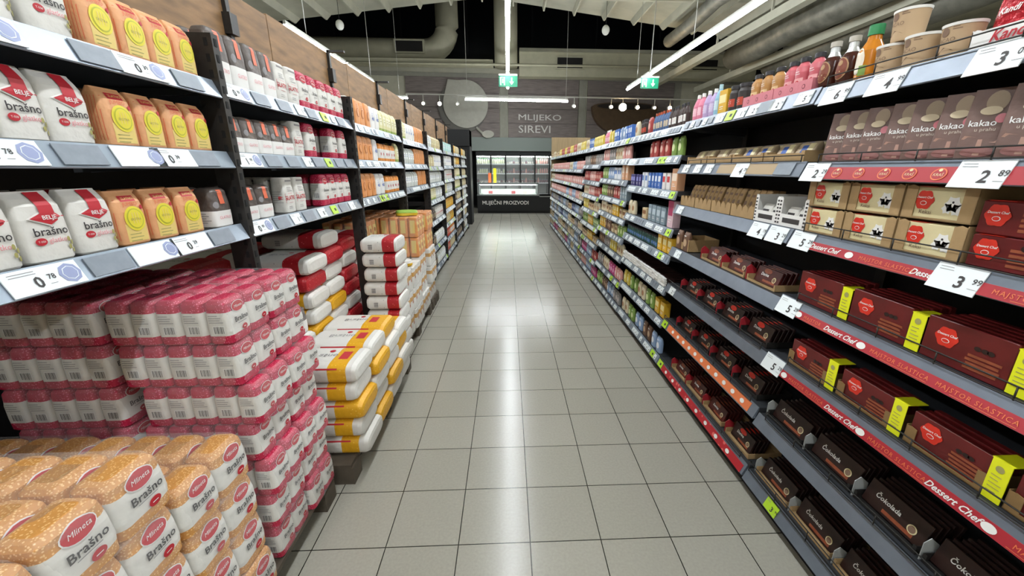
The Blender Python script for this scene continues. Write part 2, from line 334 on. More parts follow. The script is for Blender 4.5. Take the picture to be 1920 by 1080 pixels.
linear_lamp(-3.25, 6.85, -3.25, 9.15, LZ, 'white linear lamp above the flour side boards', (.3,), 1)
linear_lamp(-3.25, 9.25, -3.25, 10.9, LZ, 'shorter white linear lamp continuing beyond the flour side boards', (.9,), 1)
linear_lamp(-3.25, -4.5, -3.25, 3.9, LZ, 'white linear lamp over the aisle behind the flour side', (.1, .9), 5)
linear_lamp(3.15, -4.5, 3.15, 9.6, LZ, 'long white linear lamp above the chocolate side', (.5, .85), 9)
linear_lamp(3.15, 9.72, 3.15, 11.35, LZ, 'short white linear lamp behind the exit sign over chocolate side', (.5,), 1)
linear_lamp(-1.26, 13.2, 1.88, 13.36, LZ, 'white linear lamp hanging crosswise in front of the back wall', (.02, .98), 2)
linear_lamp(-3.42, 13.1, -2.95, 13.12, LZ, 'tiny crosswise linear lamp beside the lamp track', (.5,), 1)
mat('spotbulb', '#ffe2b8', .4, emit=60); mat('spotcool', '#fff6e8', .4, emit=14); mat('spotbig', '#ffe0b0', .4, emit=260)
t = link('lamp_track', None, None, (0, 13.25, LZ+.1), .05, label='thin white lamp track running crosswise before the back wall', category='lamp track')
G().box(-3, 6.9, -.015, .015, 0, .03, 'housing').obj('track_rail', t)
for i, (x, em, r, lb) in enumerate(((-2.5, 'spotcool', .045, 'first spotlight from the flour side on the track'), (-2.02, 'spotcool', .06, 'second spotlight from the flour side, in front of the pan'), (-1.5, 'spotcool', .03, 'third spotlight from the flour side, in front of the pan'), (2.08, 'spotcool', .04, 'spotlight at the end of the crosswise lamp'), (3.25, 'spotbulb', .05, 'warm spotlight at the rim of the brown bowl'), (3.62, 'spotbig', .12, 'very bright warm spotlight over the brown bowl'), (4.1, 'spotbulb', .055, 'warm spotlight just past the brightest one'), (4.65, 'spotbulb', .04, 'smallest warm spotlight over the bowl'), (5.15, 'spotbulb', .06, 'last warm spotlight over the bowl'))):
    t = link('spotlight', None, None, (x, 13.25+x*.05, LZ), 0, label=lb, category='spotlight', group='spotlights on the lamp track')
    G().tube([(0, .1, -.12), (0, -.02, -.14)], .06 if r < .06 else r, 'housing', 12).tube([(0, .0, -.1), (0, .0, .11)], .012, 'housing', 6).obj('housing', t)
    G().tube([(0, -.025, -.142), (0, -.035, -.144)], r*.92, em, 14).obj('bulb', t)
# exit signs
mat('exitgreen', '#0f7a58', .4, emit=.3); mat('exitwhite', '#e8fff4', .4, emit=1.6)
def exit_sign(x, y, z, lb):
    t = link('exit_sign', None, None, (x, y, z), label=lb, category='exit sign', group='green exit signs')
    G().box(-.2, .2, 0, .05, .085, .12, 'housing').tube([(0, .025, .12), (0, .025, RZ(x)-z-.01)], .01, 'housing', 6).obj('housing', t)
    G().box(-.2, .2, .01, .03, -.13, .085, 'exitgreen').obj('panel', t)
    g = G().box(-.17, -.07, .004, .0095, -.1, .06, 'exitwhite'); g.box(-.15, -.09, .001, .0035, -.1, .045, 'exitgreen')
    g.box(-.128, -.108, -.001, .0008, -.06, .0, 'exitwhite').box(-.126, -.11, -.001, .0008, .008, .026, 'exitwhite')
    g.box(.065, .085, .004, .0095, -.03, .05, 'exitwhite').prism([(.075, -.09), (.12, -.03), (.03, -.03)], .004, .0095, 'exitwhite', 'y'); g.obj('pictogram', t)
exit_sign(.03, 9.5, 3.33, 'green exit sign with down arrow hanging over the aisle'); exit_sign(3.18, 9.66, 3.36, 'green exit sign with down arrow hanging over the chocolate side')
mat('globe', '#c9c9c0', .4)
for x, lb in ((-3.58, 'white globe hanging on a cord over the flour side'), (2.2, 'white globe hanging on a cord near the crosswise lamp')):
    t = link('ceiling_globe', None, None, (x, 10, 4.45), label=lb, category='ceiling globe', group='white ceiling globes')
    L_ = [(-.1*math.cos(k*math.pi/8), max(.004, .085*math.sin(k*math.pi/8)), max(.004, .085*math.sin(k*math.pi/8)), 'globe') for k in range(9)]
    G().loft(L_, 2, 16).obj('globe', t); G().tube([(0, 0, .1), (0, 0, RZ(x)-4.46)], .005, 'gap', 5).obj('cord', t)
# ------------------------------------------------------------------ dairy fridges
mat('fridgelight', '#f4fff8', .4, emit=45); mat('fridgein', '#cfd4cf', .5); mat('glass', '#ffffff', .05, alpha=.08); mat('steel', '#9aa0a2', .3, metal=.7)
for k in range(10):
    x = -1.2+k*.565
    if x > 3.5: break
    t = link('dairy_fridge', None, None, W3(x+.2825, 0, 0), WR, label='upright glass-door dairy fridge, %s from the flour side end' % od(k), category='fridge', group='row of dairy fridges')
    g = G().box(-.28, .28, .0, .62, 1.99, 2.13, 'blackwall').box(-.28, .28, .58, .62, 0, 2, 'fridgein').box(-.28, .28, 0, .62, 0, .12, 'blackwall')
    g.box(-.28, -.265, .02, .6, .1, 2, 'steelblack').box(.265, .28, .02, .6, .1, 2, 'steelblack'); g.obj('cabinet', t)
    o = G().box(-.28, -.262, -.03, 0, .1, 1.99, 'black').box(.262, .28, -.03, 0, .1, 1.99, 'black').box(-.28, .28, -.03, 0, 1.96, 1.99, 'black').obj('door_frame', t)
    G().box(-.262, .262, -.018, -.012, .12, 1.96, 'glass').obj('pane', o)
    for z in (.55, .98, 1.33, 1.68): o = G().box(-.262, .262, .05, .55, z-.02, z, 'steel').box(-.262, .262, .045, .05, z-.035, z+.005, 'tag').obj('shelf', t)
    G().box(-.25, .25, .03, .05, 1.93, 1.955, 'fridgelight').obj('light_strip', t)
for nm, h in (('m1', '#cfd0a4'), ('m2', '#e8e4d0'), ('m3', '#c8d4b0')): mat(nm, h, .4)
def dairy(kind):
    a = [('milk_bottle', .035, .2, '#dcdcc0', 'a green-capped'), ('milk_carton', .036, .18, '#c9d0ae', 'a green'), ('yogurt_cup', .032, .09, '#e0d8d0', 'a white'), ('dairy_jar', .035, .12, '#8a6a70', 'a dark'), ('pink_yogurt_bottle', .034, .19, '#e2a8a0', 'a pink')][kind]
    nm, r, h, c, d = a
    g = G().loft([(0, r, r, c), (h*.6, r, r, c), (h*.8, r*.6, r*.6, '#3f8a50' if kind == 0 else c), (h, r*.5, r*.5, c)] if kind in (0, 4) else [(0, r, r, c), (h*.85, r, r, '#7a8a9a'), (h, r*.98, r*.98, c)], 2 if kind != 1 else 8, 10)
    return (nm, g.mesh(nm), [])
DP = [dairy(k) for k in range(5)]; DD = ['cream milk bottle', 'pale green milk carton', 'small white yogurt cup', 'dark dairy jar', 'pink yogurt bottle']
for fi in range(5):
    for zi, (z, kk) in enumerate(((.98, 2 if fi < 2 else 3), (1.33, 1 if fi < 2 else 3 if fi < 4 else 4), (1.68, 0 if fi < 2 else 2 if fi < 4 else 4))):
        n = 6
        for j in range(n):
            k2 = kk if (j+fi) % 5 else (kk+1) % 5
            w = W3(-1.2+fi*.565+.07+j*.085, .14, z+.002)
            put(DP[k2], *w, WR, label='%s, %s along %s shelf of %s dairy fridge' % (DD[k2], od(j), ['lower', 'middle', 'upper'][zi], od(fi)), category=DP[k2][0].split('_')[-1], group='dairy products in the fridges')
# ------------------------------------------------------------------ dairy counter
t = link('dairy_counter', None, None, (0, 14.13, 0), label='black dairy counter lettered MLIJEČNI PROIZVODI with lit glass display', category='counter')
G().box(-1.05, 3.2, .06, .95, .0, .08, 'black').box(-1.05, 3.2, 0, .95, .08, .6, 'blackwall').obj('body', t)
g = G(); sign_text(g, 'MLIJEČNI PROIZVODI', -.88, .72, .37, .21, -.006, 'white', 0, .01); g.obj('lettering', t)
G().box(-1.06, 1.1, -.02, .97, .6, .64, 'steel').box(1.1, 3.2, -.02, .97, .56, .6, 'steel').obj('steel_edge', t)
G().box(-.96, 1.0, .5, .9, .64, .8, 'fridgein').box(-.96, 1.0, .05, .5, .64, .66, 'fridgein').obj('display_tray', t)
G().box(-.98, 1.02, .0, .01, .64, 1.0, 'glass').box(-.98, 1.02, .0, .6, 1.0, 1.01, 'glass').obj('glass_screen', t)
G().box(-.95, .98, .1, .14, .95, .97, 'fridgelight').obj('light_strip', t)
G().box(-1.02, -.98, -.01, .9, .64, 1.04, 'steel').box(1.02, 1.06, -.01, .9, .64, 1.04, 'steel').box(-1.0, 1.04, -.01, .03, 1.0, 1.04, 'steel').obj('frame', t)
for i in range(9):
    G().cbox(-.07, .07, -.08, .08, 0, .09, ['#d8d6d2', '#a04048', '#c8ccd0', '#e0d0b0'][i % 4]).obj('cheese_pack', loc=(-.8+i*.2, 14.4, .661), label='wrapped dairy pack in the counter display, %s from the flour side' % od(i), category='dairy pack', group='packs in the counter display')
for x, c, h, nm, lb in ((-.63, '#e0602c', .34, 'counter_stand', 'orange stand on top of the dairy counter'), (-.45, '#f0dc1c', .5, 'counter_flag', 'yellow flag sign standing on the dairy counter')):
    G().box(-.05, .05, -.012, .012, 0, h, c).obj(nm, loc=(x, 14.6, 1.012), label=lb, category='counter sign')
# ================================================================== SHELVING
XL, XR = -1.03, 1.14
TAGC = {}
TILT = math.atan(.024/.057)
def tag_mesh(kind):
    "price card facing -Y, centred; kind = colour|digits|cents|extra"
    if kind in TAGC: return TAGC[kind]
    parts = kind.split('|'); c = parts[0]; w, h = {'tag': (.085, .05), 'wide': (.15, .056), 'big': (.115, .07), 'greentag': (.075, .05), 'small': (.045, .038), 'greysmall': (.045, .036), 'slotlabel': (.11, .05)}[c]
    base = {'greentag': 'greentag', 'greysmall': 'slot', 'slotlabel': 'slot'}.get(c, 'tag')
    g = G().box(-w/2, w/2, -.001, .0015, -h/2, h/2, base); g.flat(.001)
    if c == 'small': g.rect('F', .008, -.006, .014, .01, 'greyink', .0008, 1, 1).lines('F', -.004, .011, .03, 1, 'greyink', .006, .0015, .0008)
    if c == 'greentag' and len(parts) < 2: g.rect('F', .01, 0, .022, .016, 'ink', .0008, 1, 1)
    if len(parts) > 1 and parts[1]:
        x = w*.12 if c != 'wide' else -w*.12
        g.text('F', parts[1], x, -h*.12, h*.62, 'ink', .0012, bold=.02); g.text('F', parts[2], x+h*.5, h*.02, h*.3, 'ink', .0012, bold=.01)
        g.lines('F', x+h*.5, -h*.25, h*.35, 1, 'greyink', .004, .0012, .0008)
        g.lines('F', -w*.22, h*.36, w*.4, 2, 'greyink', h*.1, .0014, .0008)
    if 'badge' in parts:
        g.disk('F', w*.33, 0, h*.42, 'badge', .001, seg=8); g.disk('F', w*.33, 0, h*.3, 'tag', .0014, seg=8); g.disk('F', w*.33, 0, h*.27, 'badge', .0018, seg=8)
    TAGC[kind] = g.mesh('price_tag'); return TAGC[kind]
def rail_profile(): return [(.012, .002), (-.012, -.055), (-.009, -.058), (.004, -.056), (.016, 0)]
def shelving(side, idx, y0, y1, levels, depth=.5, posts=False, tags=None, strips=None, fences=(), label='', top=1.86, railm='rail', panel=None, near_end=False):
    W_ = y1-y0; yc = (y0+y1)/2; X = XL if side == 'L' else XR; rz = math.pi/2 if side == 'L' else -math.pi/2
    t = link('shelving_unit', None, None, (X, yc, 0), rz, label=label, category='shelving unit', group='bays of the '+SIDE[side]+' gondola')
    ux = (lambda y: y-yc) if side == 'L' else (lambda y: yc-y)
    h = W_/2
    bd = .95 if side == 'L' else depth
    G().box(-h, h, bd, bd+.03, 0, top, 'gap' if side == 'L' else 'black').obj('back_panel', t)
    if side == 'R':
        G().box(-h, h, .03, depth, 0, .05, 'black').obj('plinth', t)
        for x in (-h+.012, h-.012): G().box(x-.012, x+.012, depth-.04, depth, .05, top-.02, 'steelblack').obj('rear_upright', t)
    if posts:
        ends = [y0] + ([y1-.034] if posts == 2 else [])
        for y in ends:
            x = ux(y); g = G().box(x, x+.034, -.012, .07, 0, 1.95, 'steelblack')
            for k in range(38): g.box(x-.0012, x, .004, .016, .06+k*.05, .085+k*.05, 'gap'); g.box(x+.011, x+.023, -.0135, -.012, .06+k*.05, .085+k*.05, 'gap')
            g.obj('post', t)
    for li, s in enumerate(levels):
        e = .02 if posts else .004
        g = G().box(-h+e, h-e, .016, depth, s-.03, s-.001, 'shelfmetal')
        for x in (-h+(.036 if posts else e), h-e-.006): g.prism([(.02, s-.03), (depth, s-.03), (depth, s-.075), (.1, s-.05)], x, x+.006, 'shelfmetal')
        sh = g.obj('shelf', t)
        G().prism([(y, z+s) for y, z in rail_profile()], -h+(.036 if posts else e), h-(.002 if posts else e), railm).obj('price_rail', sh)
        st = (strips or {}).get(li)
        if st:
            m, a, b, fr0, fr1, art = st   # along y from a to b, rows fr0..fr1 of the face
            g = G(); xa, xb = sorted((ux(a), ux(b))); q = lambda f: (.012-.024*f-.0015, s+.002-.057*f)
            (ya, za), (yb, zb) = q(fr0), q(fr1)
            g.prism([(ya, za), (yb, zb), (yb+.002, zb), (ya+.002, za)], xa, xb, m)
            zc = (za+zb)/2; yq = (ya+yb)/2
            for (tx, ty, kind) in art:
                u = ux(ty)
                if kind == 'disc':
                    n0 = len(g.v); g.surf = ([(-9, 9, 0, ''), (9, 9, 0, '')], 60.); g.disk('F', u, 0, .016, 'white', .0005, .011); d = n0
                elif kind == 'logo':
                    n0 = len(g.v); g.surf = ([(-9, 9, 0, ''), (9, 9, 0, '')], 60.); g.disk('F', u, .001, .02, 'orangestrip', .0005, .017); g.disk('F', u, .001, .017, 'redstrip', .0008, .014); g.text('F', 'KRAŠ', u, -.001, .011, 'cream', .0012); g.disk('F', u, .012, .005, 'cream', .0012, .004)
                else:
                    n0 = len(g.v); g.surf = ([(-9, 9, 0, ''), (9, 9, 0, '')], 60.)
                    if kind == 'script': g.text('F', tx, u, 0, .024, 'white', .0006, bold=.02, shear=.35)
                    else: g.text('F', tx, u, 0, .017, 'orangestrip', .0006, spacing=1.25); g.rect('F', u+.02, -.0105, .14, .0012, 'orangestrip', .0006, 1, 1)
                for k in range(n0, len(g.v)):
                    x_, y_, z_ = g.v[k]; c_, s_ = math.cos(TILT), math.sin(TILT)
                    g.v[k] = (x_, yq-.001+y_*c_+z_*s_, zc-y_*s_+z_*c_)
            g.obj('promo_strip', sh)
        for (y, kind) in (tags or {}).get(li, ()):
            big = kind.split('|')[0] == 'big'
            link('price_tag', tag_mesh(kind), sh, (ux(y), -.0025-(.003 if big else .001), s-.0265-(.006 if big else 0)), rx=-TILT)
        if li in fences:
            a, b, hh = fences[li] if isinstance(fences, dict) else (y0, y1, .03)
            xa, xb = sorted((ux(a), ux(b))); g = G()
            g.tube([(xa+.01, .012, s+hh), (xa+.01, .004, s+hh), (xb-.01, .004, s+hh), (xb-.01, .012, s+hh)], .0022, 'wire', 5)
            g.tube([(xa+.01, .004, s+.004), (xb-.01, .004, s+.004)], .0022, 'wire', 5)
            n = max(2, int((xb-xa)/.17))
            for k in range(n+1): g.tube([(xa+.01+(xb-xa-.02)*k/n, .004, s), (xa+.01+(xb-xa-.02)*k/n, .004, s+hh)], .0022, 'wire', 5)
            g.obj('wire_fence', sh)
    if panel:
        dp = .5; G().box(-h+.004, h-.004, dp-.06, dp-.035, panel[0], panel[1], 'boardwood').obj('header_board', t)
        a_ = .85+(2*h-1.27); G().box(-h+a_, -h+a_+.03, dp-.08, dp-.06, 1.79, panel[1]+.015, 'steelblack').box(-h+a_-.015, -h+a_+.045, dp-.1, dp-.06, panel[1]-.22, panel[1]-.12, 'steelblack').box(-h+a_, -h+a_+.03, dp-.2, dp-.06, panel[1]+.0, panel[1]+.016, 'steelblack').obj('header_bracket', t)
    return t
mat('boardwood', '#80603c', .6, vary=.3, vscale=3, stripe=(2, 4, 9))
def auto_tags(side, y0, y1, seed, dens=.5):
    r = random.Random(seed); out = []; y = y0+.06
    while y < y1-.04:
        k = r.random()
        if k < dens: out.append((y, 'small'))
        elif k < dens+.3: out.append((y, 'greysmall'))
        elif k < dens+.33: out.append((y, 'greentag'))
        y += .052+(.03 if k > .9 else 0)
    return out
# ---- flour side bays
YL = [.34+1.27*k for k in range(9)]; YL[0] = .24
LL = {0: [1.80, 1.56, 1.295], 1: [1.805, 1.56, 1.295], 2: [1.80, 1.56, 1.295], 3: [1.79, 1.55, 1.31],
      4: [1.78, 1.53, 1.31, 1.08, .79, .43, .12], 5: [1.785, 1.55, 1.33, 1.10, .84, .6, .36, .12], 6: [1.79, 1.58, 1.35, 1.12, .89, .66, .42, .13], 7: [1.79, 1.58, 1.35, 1.12, .89, .66, .42, .13]}
TL = {0: {0: [(.93, 'wide|0|78|badge'), (1.17, 'slotlabel'), (1.30, 'wide|0|39|badge'), (1.47, 'slotlabel')],
          1: [(.90, 'wide|0|78|badge'), (1.06, 'slotlabel'), (1.22, 'wide|||badge'), (1.34, 'wide|0|39'), (1.47, 'slotlabel')],
          2: [(.90, 'wide|0|78|badge'), (1.05, 'slotlabel'), (1.19, 'wide|||badge'), (1.33, 'wide|0|39'), (1.47, 'slotlabel')]},
      1: {0: [(1.71, 'wide|0|89|badge'), (1.87, 'slotlabel'), (2.05, 'slotlabel'), (2.2, 'tag|1|09'), (2.32, 'slotlabel'), (2.47, 'greentag'), (2.58, 'small'), (2.7, 'slotlabel')],
          1: [(1.71, 'wide|1|09|badge'), (1.88, 'slotlabel'), (2.05, 'slotlabel'), (2.2, 'tag|1|09'), (2.32, 'slotlabel'), (2.45, 'greentag'), (2.6, 'slotlabel'), (2.75, 'slotlabel')],
          2: [(1.71, 'wide|0|89|badge'), (1.87, 'slotlabel'), (2.0, 'tag|1|09'), (2.13, 'slotlabel'), (2.28, 'tag|0|99'), (2.44, 'greentag'), (2.58, 'slotlabel'), (2.72, 'tag|1|19')]}}
BAY = ['nearest', 'second', 'third', 'fourth', 'fifth', 'sixth', 'seventh', 'eighth', 'ninth', 'tenth']
for i in range(8):
    tg = TL.get(i) or {k: auto_tags('L', YL[i], YL[i+1], i*31+k, .5) for k in range(len(LL[i]))}
    shelving('L', i, YL[i], YL[i+1], LL[i], depth=.55, posts=2 if i == 7 else 1, tags=tg, top=1.9, panel=(1.88, 2.385+.012*i),
             label='black slotted-post shelving bay, %s bay of the flour side' % BAY[i])
# ---- chocolate side bays
YR = [.38+1.17*k for k in range(10)]
LR = {0: [1.79, 1.53, 1.275, 1.005, .735, .43, .12], 1: [1.795, 1.535, 1.275, .985, .72, .45, .13], 2: [1.785, 1.595, 1.36, 1.10, .91, .675, .42, .13],
      3: [1.785, 1.60, 1.40, 1.205, 1.02, .83, .64, .37, .12], 4: [1.78, 1.56, 1.35, 1.16, .96, .76, .54, .32, .11]}
for k in range(5, 9): LR[k] = [1.78, 1.50, 1.265, 1.03, .79, .56, .33, .11]
def promo(s, a, b, seq):  # seq of (text, y, kind)
    return ('redstrip', a, b, .5, 1.0, seq)
ST0 = {1: ('redstrip', .4, 1.46, .3, 1., [('', y, 'logo') for y in (1.38, 1.29, 1.2, 1.12, 1.04, .78, .68, .58)]),
       2: promo(0, .4, 1.45, [('Dessert Chef', 1.36, 'script'), ('', 1.25, 'disc'), ('MAJSTOR SLASTICA', 1.12, 'caps'), ('Dessert Chef', .975, 'script'), ('MAJSTOR SLASTICA', .75, 'caps'), ('Dessert Chef', .57, 'script')]),
       3: promo(0, .4, 1.42, [('', 1.41, 'disc'), ('MAJSTOR', 1.34, 'caps'), ('Dessert Chef', 1.215, 'script'), ('', 1.125, 'disc'), ('MAJSTOR SLASTICA', 1.0, 'caps'), ('MAJSTOR SLASTICA', .80, 'caps'), ('Dessert Chef', .61, 'script')]),
       4: promo(0, .4, 1.46, [('', 1.42, 'disc'), ('MAJSTOR SLASTICA', 1.30, 'caps'), ('Dessert Chef', 1.135, 'script'), ('', 1.05, 'disc'), ('MAJSTOR SLASTICA', .93, 'caps'), ('Dessert Chef', .775, 'script'), ('', .69, 'disc'), ('MAJSTOR', .6, 'caps')])}
TG0 = {0: [(1.46, 'big|6|99'), (1.27, 'big|4|99'), (.985, 'big|3|09'), (.8, 'big|3|49')], 1: [(1.485, 'big|2|29'), (.945, 'big|2|89')],
       2: [(1.48, 'big|5|29'), (.925, 'big|3|99')], 3: [(1.48, 'big|5|29')], 4: [(1.50, 'big|5|29')], 6: [(1.34, 'greentag|3|99')]}
ST1 = {1: ('kraftstrip', 1.62, 2.2, .1, .9, []), 5: ('orangestrip', 1.6, 2.6, .15, .9, [('', 1.66+.085*k, 'disc') for k in range(11)]), 6: ('dotstrip', 1.57, 2.62, .3, 1., [('', 1.7+.12*k, 'disc') for k in range(8)])}
TG1 = {0: [(1.62, 'tag|5|99'), (1.78, 'tag|2|79'), (1.86, 'slotlabel'), (1.95, 'tag|2|49'), (2.05, 'tag|1|99'), (2.15, 'greentag'), (2.25, 'tag|1|79'), (2.35, 'greysmall'), (2.42, 'small'), (2.5, 'greysmall'), (2.58, 'small'), (2.66, 'greysmall')],
       1: [(1.66, 'slotlabel'), (1.98, 'big|4|29'), (2.3, 'tag|1|49'), (2.44, 'tag|1|29'), (2.6, 'tag|0|99')], 2: [(1.63, 'big|3|29'), (1.76, 'big|4|19'), (2.62, 'tag|1|09')],
       3: [(2.58, 'tag|1|59')], 4: [(2.6, 'tag|2|19')], 5: [(2.66, 'greentag')], 6: [(2.66, 'greentag')]}
shelving('R', 0, YR[0], YR[1], LR[0], depth=.46, tags=TG0, strips=ST0, fences={0: (.38, 1.53, .032), 1: (.38, 1.5, .03), 2: (.38, 1.5, .035), 3: (.38, 1.46, .035), 4: (.38, 1.44, .035), 5: (.38, 1.5, .04), 6: (.38, 1.54, .05)}, label='grey shelving bay of dessert boxes, nearest bay of the chocolate side', railm='raildark')
shelving('R', 1, YR[1], YR[2], LR[1], depth=.46, tags=TG1, strips=ST1, fences={1: (1.57, 2.6, .025), 4: (1.6, 2.7, .03), 5: (1.6, 2.7, .03), 6: (1.6, 2.7, .03)}, label='grey shelving bay of chocolate bars, second bay of the chocolate side', railm='raildark')
for i in range(2, 9):
    shelving('R', i, YR[i], YR[i+1], LR[i], depth=.46, tags={k: auto_tags('R', YR[i], YR[i+1], 500+i*31+k, .62) for k in range(len(LR[i]))}, railm='raildark' if i > 2 else 'rail',
             label='grey shelving bay full of small packs, %s bay of the chocolate side' % BAY[i])
mat('palewood', '#a8906c', .6, vary=.12, vscale=3, stripe=(8, 8, 1))
G().box(0, 1.0, 0, .03, 0, 2.28, 'palewood').obj('end_panel_board', loc=(XR+.01, YR[9]+.005, 0), label='pale wood end board rising above the far chocolate side bay', category='end board')

# ================================================================== PRODUCTS
def TRAP(z0, z1, a0, a1): return z0, z1
def bag(w, d, h, bands, top='fold', seed=1, noise=.012, n=5.):
    "bands: [(fraction, material)] from the bottom; folded or domed top"
    prof = [(0, .93, .9), (.03, 1, 1), (.3, 1.02, 1.03), (.62, 1, 1), (.8, .97, .9)] + ([(.9, .94, .62), (.97, .92, .3), (1, .9, .22)] if top == 'fold' else [(.9, .93, .89), (.97, .82, .72), (1, .6, .5)] if top == 'dome' else [(.96, .98, .93), (1, .93, .85)])
    zs = sorted(set([p[0] for p in prof]+[b[0] for b in bands if 0 < b[0] < 1])); L = []
    for z in zs:
        for i in range(len(prof)-1):
            if prof[i][0] <= z <= prof[i+1][0]: break
        t = (z-prof[i][0])/(prof[i+1][0]-prof[i][0]); a = prof[i][1]*(1-t)+prof[i+1][1]*t; b = prof[i][2]*(1-t)+prof[i+1][2]*t
        m = [bb[1] for bb in bands if bb[0] <= z+1e-6][-1]; L.append((z*h, a*w/2, b*d/2, m))
    return G().loft(L, n, 24, noise=noise, seed=seed)
SP = {}   # name -> (proto, width, depth, height, short description, category, plural group noun)
def spec(key, name, g, w, d, h, desc, cat, plural, parts=()):
    SP[key] = ((name, g.mesh(name), [(pn, pg.mesh(pn), off) for pn, pg, off in parts]), w, d, h, desc, cat, plural)
mat('orangebag', '#dda272', .5, bump=.45, bscale=26, vary=.05, vscale=30); mat('paleyel', '#e2c878', .5); mat('discyel', '#e0d13c', .45); mat('discgrn', '#b9b83a', .5)
mat('olive', '#a19a5c', .6); mat('greytop', '#5c534e', .35, bump=.6, bscale=26, vary=.25, vscale=25); mat('orangered', '#dd6a48', .45); mat('pinkred', '#d9777a', .5)
# white flour bag with red ribbon
for q in range(2):
    g = bag(.1, .07, .158, [(0, 'paper')], 'fold', 3+q, .03)
    g.rect('F', .008, .132, .03, .048, 'redink', .0034, 3, 5); g.disk('F', .008, .1, .044, 'white', .0022, .02, 4); g.disk('F', .008, .1, .038, 'redink', .003, .0165, 4)
    g.text('F', 'BELJE', .008, .1, .013, 'white', .0042, bold=.01); g.text('F', 'brašno', .004, .069, .026, 'ink', .0025, bold=.012); g.text('F', 'glatko', .012, .048, .016, 'pinkink', .0025)
    g.disk('F', -.022, .048, .0115, 'redink', .002, .0085); g.text('F', 'T-550', -.022, .048, .006, 'white', .003)
    for k in range(4): g.disk('F', .039+.004*(-1)**k, .02+.009*k, .004, 'olive', .002, .006)
    spec('white%d' % q, 'flour_bag', g, .1, .07, .158, 'white flour bag with red ribbon', 'flour bag', 'white flour bags')
g = bag(.09, .065, .148, [(0, 'orangebag')], 'fold', 11, .012)
g.rect('F', 0, .034, .062, .05, 'paleyel', .001); g.disk('F', .002, .072, .031, 'discyel', .002, .034, 22); g.disk('F', .002, .072, .025, 'discgrn', .0025, .028, 22); g.disk('F', .002, .072, .022, 'discyel', .003, .025, 22)
for k in range(3): g.rect('F', -.006+.008*k, .074, .0022, .03, 'paleyel', .0036, 1, 1)
g.text('F', 'EKSTRA', .002, .07, .009, 'olive', .004); g.text('F', 'JUMBO', 0, .112, .014, 'orangered', .002); g.rect('F', 0, .127, .044, .015, 'redink', .0015); g.text('F', 'ZLATNO', 0, .127, .009, 'paleyel', .003)
g.disk('F', .032, .102, .006, 'redink', .002); g.lines('F', 0, .03, .05, 3, 'olive', .009, .002)
for k in range(7): g.rect('L', -.025+.008*k, .07, .0015, .11, 'orangered', .001, 1, 3)
spec('orange', 'flour_bag', g, .09, .065, .148, 'orange flour bag with yellow disc', 'flour bag', 'orange flour bags')
g = bag(.1, .075, .14, [(0, 'white'), (.42, 'greytop')], 'dome', 5, .02)
g.rect('F', 0, .108, .024, .05, 'orangered', .0015, 1, 5); g.text('F', 'GLATKO', 0, .034, .015, 'pinkink', .002); g.disk('F', -.032, .08, .012, 'greyink', .001)
g.lines('L', 0, .05, .05, 5, 'greyink', .008)
spec('dark', 'flour_bag', g, .1, .075, .14, 'grey-topped flour bag with orange stripe', 'flour bag', 'grey-topped flour bags')
g = bag(.095, .07, .165, [(0, 'paper')], 'flat', 9, .012)
g.text('F', 'GLATKO', 0, .07, .027, 'redink', .002, bold=.02); g.rect('F', 0, .07, .085, .044, 'pinkink', .0008) ; g.rect('F', 0, .07, .082, .041, 'paper', .001); g.lines('F', 0, .12, .05, 3, 'greyink', .008); g.rect('F', 0, .15, .06, .008, 'greyink', .001, 1, 1); g.lines('F', -.01, .03, .04, 2, 'greyink')
g.lines('L', 0, .1, .05, 6, 'greyink', .01)
spec('glatko', 'flour_bag', g, .095, .07, .165, 'white flour bag lettered GLATKO', 'flour bag', 'white GLATKO flour bags')
def brasno_bag(w, d, h, flake, dark, seed=1, side='L'):
    g = bag(w, d, h, [(0, flake), (.2, 'paper'), (.72, flake)], 'dome', seed, .012, 5.5)
    g.text('F', 'Brašno', .006, h*.5, w*.22, 'ink', .002, bold=.015); g.lines('F', .012, h*.4, w*.5, 1, 'greyink'); g.disk('F', w*.12, h*.27, w*.12, dark, .002, w*.09); g.lines('F', w*.12, h*.27, w*.12, 1, 'white', e=.003)
    g.disk('F', w*.02, h*.78, w*.27, 'white', .0016, w*.17); g.disk('F', w*.02, h*.78, w*.25, dark, .0022, w*.155); g.text('F', 'Mlineta', w*.02, h*.78, w*.12, 'white', .003, shear=.3)
    g.bars('L', .004, h*.34, d*.42, h*.16); g.lines('L', 0, h*.66, d*.6, 4, 'greyink', h*.05); g.lines('R', 0, h*.6, d*.6, 5, 'greyink', h*.05)
    return g
g = brasno_bag(.1, .07, .175, 'pinkflake', 'redink'); spec('pinkbag', 'flour_bag', g, .1, .07, .175, 'pink and white flour bag', 'flour bag', 'pink and white flour bags')
g = brasno_bag(.1, .07, .165, 'orangeflake', 'redink'); spec('obrasno', 'flour_bag', g, .1, .07, .165, 'orange and white flour bag', 'flour bag', 'orange and white flour bags')
mat('peach', '#dc9458', .45, bump=.4, bscale=30, vary=.06, vscale=20); mat('ring', '#a8551f', .5)
g = bag(.1, .075, .17, [(0, 'peach')], 'dome', 4, .02); g.disk('F', 0, .08, .026, 'ring', .0015, .03); g.disk('F', 0, .08, .022, 'peach', .002, .026); g.lines('F', 0, .13, .05, 2, 'ring', .01)
spec('peachbag', 'flour_bag', g, .1, .075, .17, 'orange flour bag with brown ring', 'flour bag', 'orange flour bags with rings')
mat('blueink', '#3c5fa8', .5)
def simple(key, name, w, d, h, body, n, bands, desc, cat, plural, top='flat', deco=None, seed=2):
    g = bag(w, d, h, bands or [(0, body)], top, seed, .015, n)
    if deco: deco(g, w, h)
    spec(key, name, g, w, d, h, desc, cat, plural)
